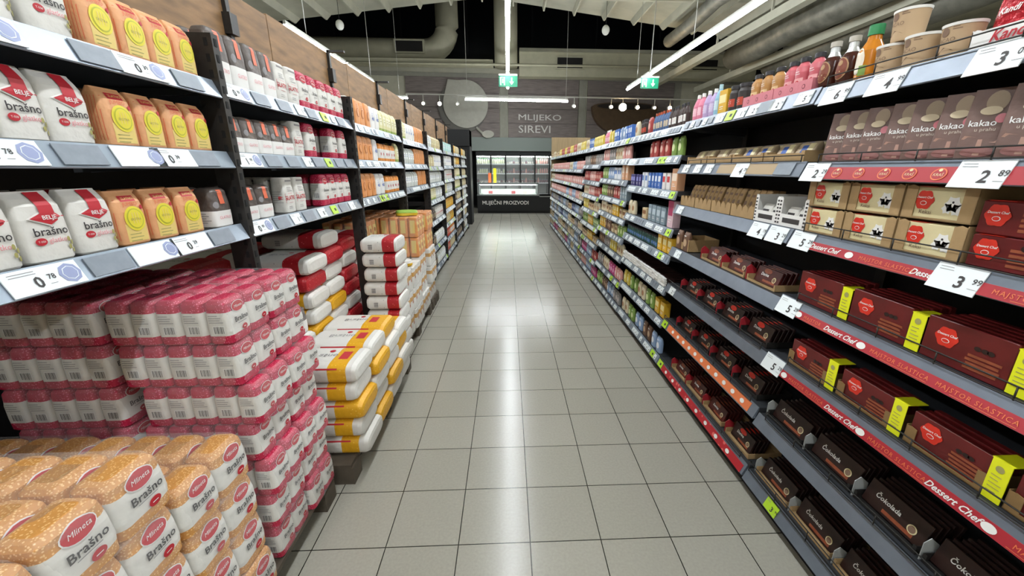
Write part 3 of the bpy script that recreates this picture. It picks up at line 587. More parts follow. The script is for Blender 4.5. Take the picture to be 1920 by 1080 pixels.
def dlabel(c, t='ink'): return lambda g, w, h: (g.rect('F', 0, h*.5, w*.7, h*.4, c), g.lines('F', 0, h*.58, w*.5, 2, t, h*.12, h*.03, .002))
def dwin(c): return lambda g, w, h: (g.disk('F', 0, h*.45, w*.32, c, .0015, h*.2), g.lines('F', 0, h*.8, w*.5, 1, 'white', .006, h*.04, .002))
simple('bluewhite', 'flour_bag', .09, .07, .165, 'white', 5, None, 'white flour bag with blue print', 'flour bag', 'white and blue flour bags', 'dome', lambda g, w, h: (g.text('F', '400', 0, h*.45, .035, 'blueink', .002, bold=.02), g.lines('F', 0, h*.7, w*.6, 3, 'blueink', h*.06)))
simple('paleyellow', 'polenta_bag', .08, .06, .17, '#d8d29a', 5, [(0, '#9fb05a'), (.15, '#dcd6a4')], 'pale yellow bag with green base', 'bag', 'pale yellow bags', 'fold', dlabel('#e8e4c8', 'olive'))
simple('clearbag', 'sugar_bag', .085, .06, .155, '#c9ccc6', 4, None, 'pale grey sugar bag', 'bag', 'pale grey bags', 'fold', dlabel('#eef0ee', 'blueink'))
simple('orangewhite', 'sugar_bag', .08, .06, .14, 'white', 4, [(0, '#d98a3c'), (.18, 'paper'), (.7, '#d98a3c')], 'white bag with orange ends', 'bag', 'white bags with orange ends', 'dome', lambda g, w, h: g.disk('F', 0, h*.42, .012, 'redink'))
simple('tealbag', 'salt_bag', .085, .06, .14, '#b9dcd6', 5, None, 'pale teal bag', 'bag', 'pale teal bags', 'flat', dlabel('#e6f0ee', 'blueink'))
simple('beigebag', 'semolina_bag', .085, .06, .15, '#c4b48a', 5, None, 'beige bag', 'bag', 'beige bags', 'fold', dlabel('#dcd2a8', 'ink'))
simple('brownbag', 'grain_bag', .085, .06, .14, '#4e4038', 5, None, 'dark brown bag', 'bag', 'dark brown bags', 'fold', dlabel('#b8a888', 'ink'))
simple('amberbag', 'grain_bag', .085, .06, .15, '#d8a030', 5, None, 'amber yellow bag', 'bag', 'amber yellow bags', 'dome', dlabel('#e8c860', 'ink'))
simple('redbag', 'grain_bag', .085, .06, .15, '#b83c28', 5, None, 'red bag', 'bag', 'red bags', 'dome', dlabel('#e0b8a0', 'ink'))
# small packs for the chocolate side
for key, c, dc, dn in (('pinksachet', '#d99a92', '#f0dcd4', 'pink sachet'), ('creamsachet', '#d8ccae', '#a87850', 'cream sachet'), ('bluesachet', '#8fa6c8', '#eceff4', 'light blue sachet'), ('greysachet', '#8a8684', '#c8bcb8', 'grey sachet'), ('yellowsachet', '#d8c050', '#f0e8b0', 'yellow sachet'), ('greensachet', '#7c9a48', '#d8e0a8', 'green sachet'), ('redsachet', '#a83c38', '#e0b0a0', 'red sachet'), ('brownsachet', '#6a4c3a', '#c0a080', 'brown sachet'), ('magentasachet', '#b83878', '#e8b8d0', 'magenta sachet'), ('navysachet', '#34406c', '#b0b8d8', 'dark blue sachet')):
    simple(key, 'sachet_pack' if key[0] in 'prm' or key[:2] == 'gr' else 'sachet', .075, .035, .125, c, 4, None, dn, 'sweets bag' if key[0] in 'prm' or key[:2] == 'gr' else 'sachet', dn+'s', 'fold', dwin(dc), seed=len(key))  # every entry is a sachet; its colour only picks the object name
def carton(key, w, d, h, c, dc, desc, name='carton', extra=None):
    g = G().cbox(-w/2, w/2, -d/2, d/2, 0, h, c, .0025); g.flat(d/2)
    g.rect('F', 0, h*.62, w*.8, h*.34, dc, .0008, 1, 1); g.lines('F', 0, h*.3, w*.6, 2, 'white', h*.09, h*.03, .0008)
    if extra: extra(g, w, h)
    spec(key, name, g, w, d, h, desc, name.replace('_', ' '), desc+'s')
carton('bluecarton', .055, .05, .12, '#3f6cb8', '#dce6f2', 'blue milk carton', 'milk_carton'); carton('whitecarton', .055, .05, .12, '#e4e8ee', '#5a80c0', 'white and blue milk carton', 'milk_carton')
carton('redcarton', .055, .05, .12, '#e8e4e2', '#c8383c', 'white and red milk carton', 'milk_carton'); carton('purplecarton', .06, .05, .10, '#3a3470', '#8c8ccc', 'purple carton'); carton('orangebox', .09, .06, .15, '#e0a880', '#f0dcc8', 'peach carton')
carton('greybox', .075, .05, .13, '#7f909a', '#b8c6ce', 'grey-blue carton'); carton('pinkbox', .09, .06, .19, '#d8b8c0', '#a8345c', 'pink and magenta carton', 'carton', lambda g, w, h: g.rect('F', 0, h*.88, w, h*.24, '#9c2a54', .001, 1, 1))
carton('yellowbox', .08, .05, .12, '#d8a82c', '#f0e0a0', 'yellow carton'); carton('creambox', .09, .05, .09, '#d0b890', '#8a5c38', 'cream carton'); carton('greenbox', .08, .05, .12, '#6a8a4c', '#c8d8a0', 'green carton')
def bottle(key, r, h, body, capm, desc, prof=None, label=None, name='bottle', n=2., capn='cap', cr=.38):
    prof = prof or [(0, .9), (.03, 1), (.55, 1), (.72, .7), (.82, .42), (.86, .4)]
    g = G().loft([(z*h, a*r, a*r, body) for z, a in prof], n, 16)
    if label: g.rect('F', 0, h*.33, r*1.5, h*.3, label, .001, 5, 2); g.lines('F', 0, h*.38, r*1.0, 2, 'redink' if label == 'white' else 'white', h*.07, h*.025, .0025)
    c = G().loft([(h*.86, r*cr, r*cr, capm), (h*.985, r*cr, r*cr, capm), (h, r*cr*.9, r*cr*.9, capm)], 2, 14)
    spec(key, name, g, 2*r, 2*r, h, desc, name.split('_')[-1], desc.replace('bottle', 'bottles').replace('jar', 'jars')+('' if 'bottle' in desc or 'jar' in desc else 's'), [(capn, c, (0, 0, 0))])
mat('toppink', '#c8626c', .3); mat('toptan', '#b98850', .3)
TP = [(0, .85), (.03, 1), (.2, 1), (.4, .93), (.6, 1), (.74, .95), (.84, .55), (.88, .5)]
def topping(key, c, lab, desc):
    r, h = .032, .14; g = G().loft([(z*h, a*r, a*r*.7, c) for z, a in TP], 2.6, 20)
    g.rect('F', 0, h*.3, r*1.5, h*.3, lab, .001, 4, 2); g.disk('F', 0, h*.3, r*.4, 'redink', .002); g.disk('F', 0, h*.3, r*.26, lab, .003); g.lines('F', 0, h*.62, r*1.1, 2, 'white', .008)
    c_ = G().loft([(h*.87, r*.62, r*.5, 'darkcap'), (h*.98, r*.62, r*.5, 'darkcap'), (h, r*.5, r*.4, 'darkcap')], 2.4, 14)
    spec(key, 'topping_bottle', g, 2*r, 1.4*r, h, desc, 'bottle', desc+'s', [('cap', c_, (0, 0, 0))])
topping('toppink', 'toppink', '#e0a0a0', 'pink topping bottle'); topping('toptan', 'toptan', '#d8b888', 'golden topping bottle')
# syrup bottle: dark body, silver shoulder, oval label
r, h = .036, .155
g = G().loft([(0, r*.8, r*.8, 'syrup'), (.01, r*.95, r*.95, 'syrup'), (.05, r*1.03, r*1.03, 'syrup'), (.09, r*.9, r*.9, 'syrup'), (.105, r*.6, r*.6, 'silver'), (.12, r*.42, r*.42, 'silver'), (.138, r*.4, r*.4, 'silver')], 2, 20)
g.disk('F', 0, .055, .026, '#b08a60', .0015, .036); g.disk('F', 0, .055, .023, '#7d3c28', .0022, .033); g.lines('F', 0, .045, .034, 2, '#d8c090', .009, .004, .003); g.disk('F', 0, .072, .009, '#b08a60', .003)
spec('syrup', 'syrup_bottle', g, 2*r, 2*r, h, 'dark brown syrup bottle', 'bottle', 'dark brown syrup bottles', [('cap', G().loft([(.138, r*.5, r*.5, 'cap'), (.155, r*.5, r*.5, 'cap')], 2, 14), (0, 0, 0))])
r = .036
g = G().loft([(0, r*.9, r*.9, 'amber'), (.01, r, r, 'amber'), (.09, r, r, 'amber'), (.12, r*.55, r*.55, 'amber'), (.135, r*.5, r*.5, 'amber')], 2, 20); g.disk('F', -.006, .06, .02, '#e8dcc8', .0015, .04); g.rect('F', .012, .03, .02, .03, 'greenbag2' if 0 else '#7c9a48', .002)
spec('ambersyrup', 'syrup_bottle', g, 2*r, 2*r, .165, 'amber syrup bottle with green cap', 'bottle', 'amber syrup bottles', [('cap', G().loft([(.135, r*.6, r*.6, 'greencap'), (.165, r*.58, r*.58, 'greencap')], 2, 14), (0, 0, 0))])
# cocoa tub
g = G().loft([(0, .036, .036, 'tub'), (.003, .037, .037, 'tub'), (.08, .042, .042, 'tub')], 2, 28)
g.disk('F', -.008, .066, .011, 'tubmark', .001); g.text('F', 'CACAO', -.006, .046, .014, 'tubmark', .0015); g.add([g.at('F', u, z, .0012) for u, z in ((-.03, .008), (.03, .008), (.014, .022), (-.004, .03), (-.02, .018))], [(0, 1, 2, 3, 4)], 'tubmark'); g.lines('F', .02, .075, .02, 2, 'tubmark', .005)
spec('tub', 'cocoa_tub', g, .086, .086, .086, 'kraft cocoa tub with white lid', 'tub', 'kraft cocoa tubs', [('lid', G().loft([(.078, .0432, .0432, 'whitecap'), (.085, .0442, .0442, 'whitecap'), (.0855, .041, .041, 'whitecap'), (.083, .0405, .0405, 'whitecap')], 2, 28), (0, 0, 0))])
# stand-up cocoa pouch
g = G().loft([(0, .041, .024, 'pouch'), (.02, .042, .024, 'pouch'), (.07, .041, .017, 'pouch'), (.12, .039, .008, 'pouch'), (.16, .036, .0025, 'pouch'), (.168, .0355, .0015, 'pouch')], 4., 28, noise=.01)
g.disk('F', .008, .138, .019, '#a08a70', .002, .024); g.disk('F', .002, .117, .019, '#d2c0a0', .0026, .01); g.text('F', 'kakao', -.006, .088, .021, 'white', .002, bold=.01); g.disk('F', .024, .098, .011, 'toppink', .0016); g.text('F', 'u prahu', .002, .073, .012, '#c8b8a8', .002)
g.add([g.at('F', u, z, .0018) for u, z in ((-.035, .052), (.03, .04), (.034, .046), (-.03, .06))], [(0, 1, 2, 3)], '#b08878'); g.add([g.at('F', u, z, .0018) for u, z in ((-.006, .012), (.006, .012), (.004, .05), (-.004, .05))], [(0, 1, 2, 3)], '#b08878'); g.disk('F', 0, .02, .03, '#8f5f5a', .0012, .012)
spec('pouch', 'cocoa_pouch', g, .084, .052, .168, 'brown stand-up cocoa pouch', 'pouch', 'brown cocoa pouches')
for key, c, cap_, lab, ds in (('jar', '#7a2c20', 'darkcap', 'white', 'dark-lidded jam jar'), ('darkjar', '#2c2422', 'darkcap', '#b8432c', 'dark spread jar')):
    bottle(key, .034, .125, c, cap_, ds, [(0, .9), (.03, 1), (.7, 1), (.8, .85), (.86, .85)], lab, 'spread_jar', 2., 'lid', .92)
bottle('lilac', .028, .15, '#b49cc4', 'whitecap', 'lilac slim bottle', label='#d0c0dc'); bottle('pinkslim', .028, .15, '#d87c94', 'whitecap', 'pink slim bottle', label='#f0c0cc'); bottle('blueslim', .026, .16, '#8cb8d0', '#a8ccd8', 'light blue slim bottle', label='#c8e0e8')
bottle('darkslim', .022, .14, '#3a2824', 'darkcap', 'dark slim bottle', label='white'); bottle('blueflask', .022, .14, '#44608c', '#b8502c', 'blue flask bottle', label='#c8b8a0'); bottle('greenjar', .022, .09, '#2c5048', 'darkcap', 'small dark green jar', [(0, .9), (.03, 1), (.75, 1), (.86, .8)], '#486c9c', 'spice_jar', 2., 'lid', .85)

def stand(key, side, y, z, row=0, gap=.0, label=None, group=None, inset=.02, rx=0, yaw=0, s=1., dz=0):
    pr, w, d, h = SP[key][:4]
    off = inset+d/2+row*(d+.008); X = XL-off if side == 'L' else XR+off
    return put(pr, X, y, z+dz, (math.pi/2 if side == 'L' else -math.pi/2)+yaw, rx, label, SP[key][5], group, s)
SEEN = {}
LEVW = {}
def levname(n, li): return ['top', 'second', 'third', 'fourth', 'fifth', 'sixth', 'seventh', 'eighth', 'ninth'][li] if li < n-1 or n < 5 else 'bottom'
def run(side, bay, li, key, y0, y1=None, n=1, rows=1, inset=.02, tilt=0, jit=.003, layers=1, fit=True, s=1.):
    "n copies spread between y0 and y1 on shelf li"
    levels = (LL if side == 'L' else LR)[bay]; z = levels[li]; pr, w, d, h, desc, cat, plural = SP[key]
    if y1 is None: ys_ = [y0]
    else:
        n = n or max(1, int((y1-y0)/(w+.006))); ys_ = [y0+(y1-y0)*(k+.5)/n for k in range(n)]
    nl = len(levels); where = '%s shelf, %s bay, %s' % (levname(nl, li), BAY[bay], SIDE[side])
    for row in range(rows):
        for ly in range(layers):
            for y in ys_:
                if y < .5: continue
                kk = (desc, where, row, ly); c = SEEN.get(kk, 0); SEEN[kk] = c+1
                pre = ('' if row == 0 else od(row)+' row, ')+('' if ly == 0 else od(ly)+' tier, ')
                lab = '%s, %s%s on %s' % (desc, pre, od(c), where)
                stand(key, side, y+random.uniform(-jit, jit), z, row, inset=inset+random.uniform(0, .008), label=lab, group='%s on the %s' % (plural, where), rx=tilt, yaw=random.uniform(-.05, .05), s=s*(1 if fit else 1), dz=ly*(h*s+.002))
# ---- flour side, nearest bay
for li, (wh, orr) in enumerate((((.66, .77, .88, .99, 1.11), (1.235, 1.335, 1.43, 1.523)), ((.66, .77, .88, .99, 1.095), (1.225, 1.325, 1.425, 1.52)), ((.63, .74, .85, .96, 1.075), (1.18, 1.285, 1.39)))):
    for k, y in enumerate(wh): run('L', 0, li, 'white%d' % (k % 2), y, rows=2)
    for y in orr: run('L', 0, li, 'orange', y, rows=2)
run('L', 0, 2, 'dark', 1.54, rows=2, jit=0)
# second bay
run('L', 1, 0, 'dark', 1.65, 2.07, 4, rows=2, s=1.32); run('L', 1, 0, 'glatko', 2.07, 2.27, 2, rows=2); run('L', 1, 0, 'pinkbag', 2.28, 2.84, 5, rows=2)
run('L', 1, 1, 'dark', 1.65, 2.14, 5, rows=2); run('L', 1, 1, 'glatko', 2.15, 2.25, 1, rows=2); run('L', 1, 1, 'pinkbag', 2.28, 2.40, 1, rows=3); run('L', 1, 1, 'pinkbag', 2.56, 2.84, 2, rows=3)
run('L', 1, 2, 'dark', 1.66, 1.88, 2, rows=2); run('L', 1, 2, 'glatko', 1.98, 2.20, 2, rows=3); run('L', 1, 2, 'pinkbag', 2.36, 2.80, 4, rows=2)
# third and fourth bays
run('L', 2, 0, 'bluewhite', 2.92, 3.02, 1, rows=2); run('L', 2, 0, 'peachbag', 3.03, 3.38, 3, rows=2); run('L', 2, 0, 'bluewhite', 3.39, 3.58, 2, rows=2); run('L', 2, 0, 'paleyellow', 3.6, 4.12, 6, rows=2)
run('L', 2, 1, 'peachbag', 2.92, 3.35, 4, rows=2); run('L', 2, 1, 'bluewhite', 3.37, 3.48, 1, rows=2); run('L', 2, 1, 'orangewhite', 3.5, 4.0, 6, rows=2); run('L', 2, 1, 'paleyellow', 4.02, 4.12, 1, rows=2)
run('L', 2, 2, 'peachbag', 2.92, 3.35, 4, rows=2); run('L', 2, 2, 'bluewhite', 3.37, 3.6, 2, rows=2); run('L', 2, 2, 'orangewhite', 3.63, 4.05, 5, rows=2)
run('L', 3, 0, 'paleyellow', 4.2, 4.46, 3, rows=2); run('L', 3, 0, 'bluewhite', 4.48, 4.88, 4, rows=2); run('L', 3, 0, 'peachbag', 4.9, 5.38, 4, rows=2)
run('L', 3, 1, 'clearbag', 4.2, 4.8, 6, rows=2); run('L', 3, 1, 'peachbag', 4.82, 5.38, 5, rows=2)
run('L', 3, 2, 'clearbag', 4.2, 4.9, 7, rows=2); run('L', 3, 2, 'peachbag', 4.95, 5.38, 4, rows=1); None
LFAR = {4: [('clearbag', 'beigebag'), ('beigebag', 'bluewhite'), ('clearbag', 'clearbag'), ('paleyellow', 'clearbag'), ('brownbag', 'glatko'), ('brownbag', 'clearbag'), ('brownbag', 'clearbag')],
        5: [('tealbag', 'tealbag'), ('clearbag', 'bluewhite'), ('clearbag', 'glatko'), ('paleyellow', 'clearbag'), ('amberbag', 'amberbag'), ('beigebag', 'amberbag'), ('redbag', 'orangewhite'), ('redbag', 'beigebag')],
        6: [('amberbag', 'beigebag'), ('beigebag', 'amberbag'), ('beigebag', 'paleyellow'), ('paleyellow', 'paleyellow'), ('brownbag', 'beigebag'), ('brownbag', 'brownbag'), ('clearbag', 'brownbag'), ('brownbag', 'brownbag')],
        7: [('amberbag', 'beigebag'), ('clearbag', 'clearbag'), ('beigebag', 'beigebag'), ('paleyellow', 'beigebag'), ('beigebag', 'clearbag'), ('brownbag', 'clearbag'), ('clearbag', 'beigebag'), ('brownbag', 'clearbag')]}
for b, rows_ in LFAR.items():
    for li, (k1, k2) in enumerate(rows_):
        h0 = (LL[b][li-1]-LL[b][li]-.05) if li else .2; a, c = YL[b]+.05, YL[b+1]-.04; md = a+(c-a)*(.45+.1*math.sin(b*3+li))
        for k_, p, q in ((k1, a, md), (k2, md+.01, c)): run('L', b, li, k_, p, q, None, s=min(1., h0/SP[k_][3]))
# ---- chocolate side, far bays (fourth onward) and third
def rfill(b, li, keys, rows=1):
    h0 = (LR[b][li-1]-LR[b][li]-.045) if li else .2; a, c = YR[b]+.03, YR[b+1]-.03; w = (c-a)/len(keys)
    for i, k_ in enumerate(keys):
        if k_: run('R', b, li, k_, a+w*i+.004, a+w*(i+1)-.004, None, rows=rows, s=min(1., h0/SP[k_][3]))
rfill(2, 0, ['darkslim', 'darkslim', 'blueflask', 'blueflask', 'redsachet', 'darkjar', 'creamsachet'][::1]); rfill(2, 1, ['greensachet', 'redsachet', 'redsachet', None, None]); rfill(2, 2, ['orangebox', 'redcarton', 'bluecarton', 'bluecarton', 'whitecarton', 'purplecarton', 'purplecarton'])
rfill(2, 3, ['pinkbox', 'greybox', 'greybox', 'creambox', None, 'creamsachet']); rfill(2, 4, ['yellowbox', 'greenjar', 'greenjar', 'greenjar']); rfill(2, 6, ['yellowbox', 'greensachet', 'creamsachet', 'greensachet', 'yellowsachet']); rfill(2, 7, ['bluesachet', 'brownsachet', 'bluesachet', 'greensachet', 'creamsachet'])
K4 = [['bluecarton', 'bluesachet', 'bluecarton', 'yellowsachet', 'pinkslim'], ['pinksachet', 'creamsachet', 'greysachet', 'pinksachet'], ['orangebox', 'whitecarton', 'bluesachet', 'greensachet'], ['greybox', 'redsachet', 'brownsachet', 'greensachet'], ['creambox', 'yellowbox', 'creambox', 'creamsachet'], ['greensachet', 'creambox', 'brownsachet', 'yellowbox'], ['creamsachet', 'yellowsachet', 'greysachet', 'brownsachet'], ['pinksachet', 'magentasachet', 'creamsachet', 'greysachet'], ['greysachet', 'bluesachet', 'brownsachet', 'greensachet']]
for li, k_ in enumerate(K4): rfill(3, li, k_)
K5 = [['yellowsachet', 'yellowsachet', 'bluecarton', 'creamsachet'], ['greysachet', 'brownsachet', 'greysachet'], ['redsachet', 'pinksachet', 'redsachet'], ['redsachet', 'pinksachet', 'creamsachet'], ['creamsachet', 'creambox', 'yellowsachet'], ['greenbox', 'yellowbox', 'greensachet'], ['amber', 'yellowbox', 'creambox'], ['redsachet', 'bluesachet', 'magentasachet'], ['magentasachet', 'bluesachet', 'pinksachet']]
for li, k_ in enumerate(K5): rfill(4, li, [q if q in SP else 'creambox' for q in k_])
PAST = ['pinksachet', 'creamsachet', 'bluesachet', 'greysachet', 'pinksachet', 'whitecarton', 'bluecarton', 'creambox', 'yellowsachet', 'redsachet', 'magentasachet', 'greensachet']
for b in range(5, 9):
    for li in range(8):
        r_ = random.Random(b*17+li)
        pool = ['creamsachet', 'yellowsachet', 'redsachet', 'creambox'] if li == 0 else ['pinksachet', 'pinksachet', 'bluesachet', 'creamsachet', 'pinksachet'] if li < 4 else ['greysachet', 'creamsachet', 'navysachet', 'creambox', 'bluesachet'] if li < 7 else ['creamsachet', 'magentasachet', 'bluesachet', 'creambox']
        rfill(b, li, [r_.choice(pool) for _ in range(3)])
# ---- chocolate side, nearest bay
def tray(w, d, h, m, lip=.012, flap=.03, jag=False, marks=None):
    g = G().box(-w/2, w/2, -d/2, d/2, 0, .003, m).box(-w/2, w/2, d/2-.003, d/2, 0, h, m).box(-w/2, -w/2+.002, -d/2, d/2, 0, h, m).box(w/2-.002, w/2, -d/2, d/2, 0, h, m).box(-w/2, w/2, -d/2, -d/2+.002, 0, lip, m)
    for q in (-1, 1):
        x0, x1 = sorted((q*w/2, q*(w/2-flap)))
        g.prism([(x0, lip), (x1, lip), (x1-(0 if q < 0 else 0), h*.94), ((x0+x1)/2, h), (x0, h*.94)], -d/2, -d/2+.002, m, 'y')
    if jag:
        n = 4
        for k in range(n): x = -w/2+w*k/n; g.prism([(x, lip), (x+w/n, lip), (x+w/n*.9, lip+.02), (x+w/n*.5, lip+.035), (x+w/n*.15, lip+.02)], -d/2, -d/2+.002, m, 'y')
    if marks:
        for k in range(7):
            for q in (-1, 1): x = q*(w/2-.008); g.box(x-.005, x+.005, -d/2-.001, -d/2, .008+k*h/8, .008+k*h/8+h/16, marks)
        g.box(-w*.3, w*.3, -d/2-.001, -d/2, lip*.3, lip*.7, marks)
    return g
def box_at(key, side, y, z, lab, grp, row=0, inset=.02, rx=0, yaw=0): return stand(key, side, y, z, row, label=lab, group=grp, inset=inset, rx=rx, yaw=yaw)
run('R', 0, 0, 'syrup', 1.505, inset=.02); run('R', 1, 0, 'syrup', 1.587, inset=.02)
run('R', 0, 0, 'ambersyrup', 1.428, inset=.025)
wh0 = 'on top shelf, nearest bay, chocolate side'
for k, (y, t_, r_) in enumerate(((1.345, 0, .005), (1.315, 1, .01), (1.245, 0, 0), (1.15, 0, .01))):
    box_at('tub', 'R', y, LR[0][0]+t_*.0865, ['kraft cocoa tub beside the amber syrup bottle', 'kraft cocoa tub stacked on top of another tub', 'kraft cocoa tub, middle one of the lower tubs', 'kraft cocoa tub beside the white candy tray'][k], 'kraft cocoa tubs on the top shelf', inset=.015+r_)
for k, y in enumerate((.985, .755)):
    g = tray(.22, .2, .05, 'white', .045, .02); g.flat(.1); g.text('F', 'Kandit', -.02, .024, .034, 'redink', .003, bold=.02, shear=.35); g.disk('F', .07, .03, .012, 'greyink', .002)
    g.obj('display_tray', None, (XR+.135, y, LR[0][0]+.001), -math.pi/2, label='white display tray with red script, %s of the top shelf' % ['beside the cocoa tubs', 'nearest the end'][k], category='display tray', group='white candy trays')
mat('foilred', '#b4202c', .2, metal=.3, bump=1.2, bscale=30); mat('foilwhite', '#e4e0dc', .22, metal=.2, bump=1.2, bscale=30)
def packet(c1, c2, w, d, h, seed):
    return bag(w, d, h, [(0, c1), (.3, c2), (.9, c1)], 'dome', seed, .06, 3.)
g = packet('foilwhite', 'foilred', .085, .06, .12, 3); g.text('F', 'Kandi', .0, .075, .02, 'white', .003, shear=.3, bold=.02); spec('candy', 'candy_packet', g, .085, .06, .12, 'shiny red and white candy packet', 'candy packet', 'shiny candy packets')
for k, (y, r) in enumerate(((1.035, 0), (.94, 0), (1.03, 1), (.93, 1), (.80, 0), (.70, 0))):
    box_at('candy', 'R', y, LR[0][0]+.006, 'shiny red and white candy packet, %s in the white trays' % od(k), 'shiny candy packets in white trays', row=r, inset=.05, rx=.0, yaw=.1*(k % 3-1))
for k, y in enumerate((1.47, 1.395, 1.325, 1.235, 1.165, 1.085, 1.015, .93, .84, .76)):
    box_at('pouch', 'R', y, LR[0][1], 'brown stand-up cocoa pouch, %s from the second bay' % od(k), 'brown cocoa pouches on the second shelf', inset=.03, yaw=.5+.12*math.sin(k*2.1))
mat('badgedk', '#b02a20', .4)
def creambox(w=.145, h=.086, d=.11, brown=False):
    g = G().cbox(-w/2, w/2, -d/2, d/2, 0, h, 'brownred' if brown else 'cream', .003); g.flat(d/2)
    b = 'badgered'; g.disk('F', -w*.27, h*.58, .026, b, .0012, .026, 24, .08); g.text('F', 'Dessert Chef', -w*.27, h*.66, .008, 'white', .002, bold=.02, shear=.2); g.disk('F', -w*.27, h*.48, .009, 'white', .0018, .006); g.disk('F', -w*.27, h*.48, .0075, b, .0024, .0045)
    if brown:
        for k in range(4): g.rect('F', w*.22, h*.2+k*.012, w*.4, .007, 'biscuit', .0012, 1, 1)
        g.disk('F', w*.2, h*.75, .012, 'bar', .0014, .008)
    else:
        g.text('F', 'Keksi', -w*.2, h*.2, .016, 'tubmark', .0015)
        for u, z, r in ((.26, .5, .019), (.34, .34, .014), (.18, .36, .013)): g.disk('F', w*u, h*z, r, 'white', .001, r, 18, .2); g.disk('F', w*u, h*(z+.06), .003, 'ink', .0016)
    g.box(-w*.42, -w*.1, -d/2-.0005, d*.1, h, h+.0008, b)
    return g
spec('cream2', 'biscuit_box', creambox(), .145, .11, .086, 'cream dessert box with red badge', 'biscuit box', 'cream dessert boxes')
spec('redbox', 'biscuit_box', creambox(.165, .08, .11, True), .165, .11, .08, 'dark red dessert box with bright badge', 'biscuit box', 'dark red dessert boxes')
ktray = tray(.19, .13, .094, 'kraft', .006, .034).mesh('cardboard_tray')
NM = ['beside the second bay', 'middle column', 'beside the dark red boxes']
for c, y in enumerate((1.445, 1.25, 1.055)):
    for t_ in (0, 1):
        z = LR[0][2]+t_*.098
        link('cardboard_tray', ktray, None, (XR+.03+.065, y, z), -math.pi/2, label='kraft tray of cream boxes, %s tier, %s of the third shelf' % (['lower', 'upper'][t_], NM[c]), category='cardboard tray', group='kraft trays on the third shelf')
        box_at('cream2', 'R', y, z+.0035, 'cream dessert box with red badge, %s tier, %s' % (['lower', 'upper'][t_], NM[c]), 'cream dessert boxes on the third shelf', inset=.034)
for c, y in enumerate((.865, .69, .515)):
    for t_ in (0, 1): box_at('redbox', 'R', y, LR[0][2]+t_*.082, 'dark red dessert box, %s tier, %s from the cream boxes' % (['lower', 'upper'][t_], od(c)), 'dark red boxes on the third shelf', inset=.03)
def longbox(w, h, d):
    g = G().cbox(-w/2, w/2, -d/2, d/2, 0, h, 'brownred', .002); g.flat(d/2)
    g.disk('F', -w*.22, h*.62, .028, 'badgered', .0012, .027, 24, .08); g.text('F', 'Dessert Chef', -w*.22, h*.68, .009, 'white', .002, bold=.02, shear=.2); g.disk('F', -w*.22, h*.54, .01, 'white', .0018, .006); g.disk('F', -w*.22, h*.54, .0085, 'badgered', .0024, .0045)
    for k in range(4): g.rect('F', w*.22+.004*(k % 2), h*.16+k*.011, w*.36, .007, 'biscuit', .0012, 1, 1)
    for u in (.14, .22, .28): g.disk('F', w*u, h*.62, .008, 'bar', .0014, .006)
    return g
spec('longbox', 'chocolate_box', longbox(.205, .118, .02), .205, .02, .118, 'long red-brown chocolate box', 'chocolate box', 'long red-brown chocolate boxes')
spec('longbox2', 'chocolate_box', longbox(.2, .1, .02), .2, .02, .1, 'red chocolate box in tray', 'chocolate box', 'red chocolate boxes')
def wobbler(z):
    g = G().box(-.02, .02, -.001, .001, 0, z, 'yellow').box(-.022, .022, -.001, .06, z, z+.002, 'yellow'); g.flat(.001)
    g.disk('F', 0, z*.8, .009, 'olive', .001); g.lines('F', 0, z*.62, .026, 5, 'olive', z*.1, .0022, .001); return g
wob = wobbler(.108).mesh('yellow_flag'); kt2 = tray(.215, .12, .055, 'kraftdark', .01, .03).mesh('cardboard_tray')
ys3 = (1.385, 1.135, .885, .635); ys4 = (1.36, 1.105, .85, .60)
for c, y in enumerate(ys3):
    for r in range(5): box_at('longbox', 'R', y, LR[0][3], 'long red-brown chocolate box, %s row, %s column, fourth shelf' % (od(r), od(c)), 'long chocolate boxes on the fourth shelf', row=r, inset=.03)
    if c < 3: link('price_flag', wob, None, (XR+.028, y-.126, LR[0][3]+.001), -math.pi/2, label='yellow price flag after the %s long box of the fourth shelf' % od(c), category='price flag', group='yellow price flags')
for c, y in enumerate(ys4):
    link('cardboard_tray', kt2, None, (XR+.09, y, LR[0][4]+.001), -math.pi/2, label='low kraft tray of red boxes, %s from the second bay, fifth shelf' % od(c), category='cardboard tray', group='kraft trays on the fifth shelf')
    for r in range(3): box_at('longbox2', 'R', y, LR[0][4]+.005, 'red chocolate box in tray, %s row, %s tray, fifth shelf' % (od(r), od(c)), 'red chocolate boxes on the fifth shelf', row=r, inset=.034)
    if c < 4: link('price_flag', wob, None, (XR+.028, y-.118, LR[0][4]+.001), -math.pi/2, label='yellow price flag after the %s tray of the fifth shelf' % od(c), category='price flag', group='yellow price flags')
def barbox(w, h, d, word, c='bar', acc=None):
    g = G().cbox(-w/2, w/2, -d/2, d/2, 0, h, c, .0015); g.flat(d/2)
    g.text('F', word, -w*.12, h*.55, h*.26, 'white' if word[0] in 'ČD' else 'cream', .0012, bold=.02, shear=.15); g.disk('F', w*.3, h*.4, h*.17, 'cream', .001); g.disk('F', w*.3, h*.4, h*.13, 'tubmark', .0016)
    if acc: g.disk('F', -w*.05, h*.8, w*.16, acc, .0008, h*.16)
    g.rect('F', .02, h*.18, w*.5, h*.14, 'biscuit', .0008, 1, 1)
    return g
spec('cokolada', 'chocolate_bar', barbox(.2, .085, .013, 'Čokolada'), .2, .013, .085, 'dark chocolate bar with white script', 'chocolate bar', 'dark chocolate bars')
spec('dorina', 'chocolate_bar', barbox(.17, .08, .013, 'Dorina', 'bar', 'badgered'), .17, .013, .08, 'dark Dorina chocolate bar with red flash', 'chocolate bar', 'dark Dorina bars')
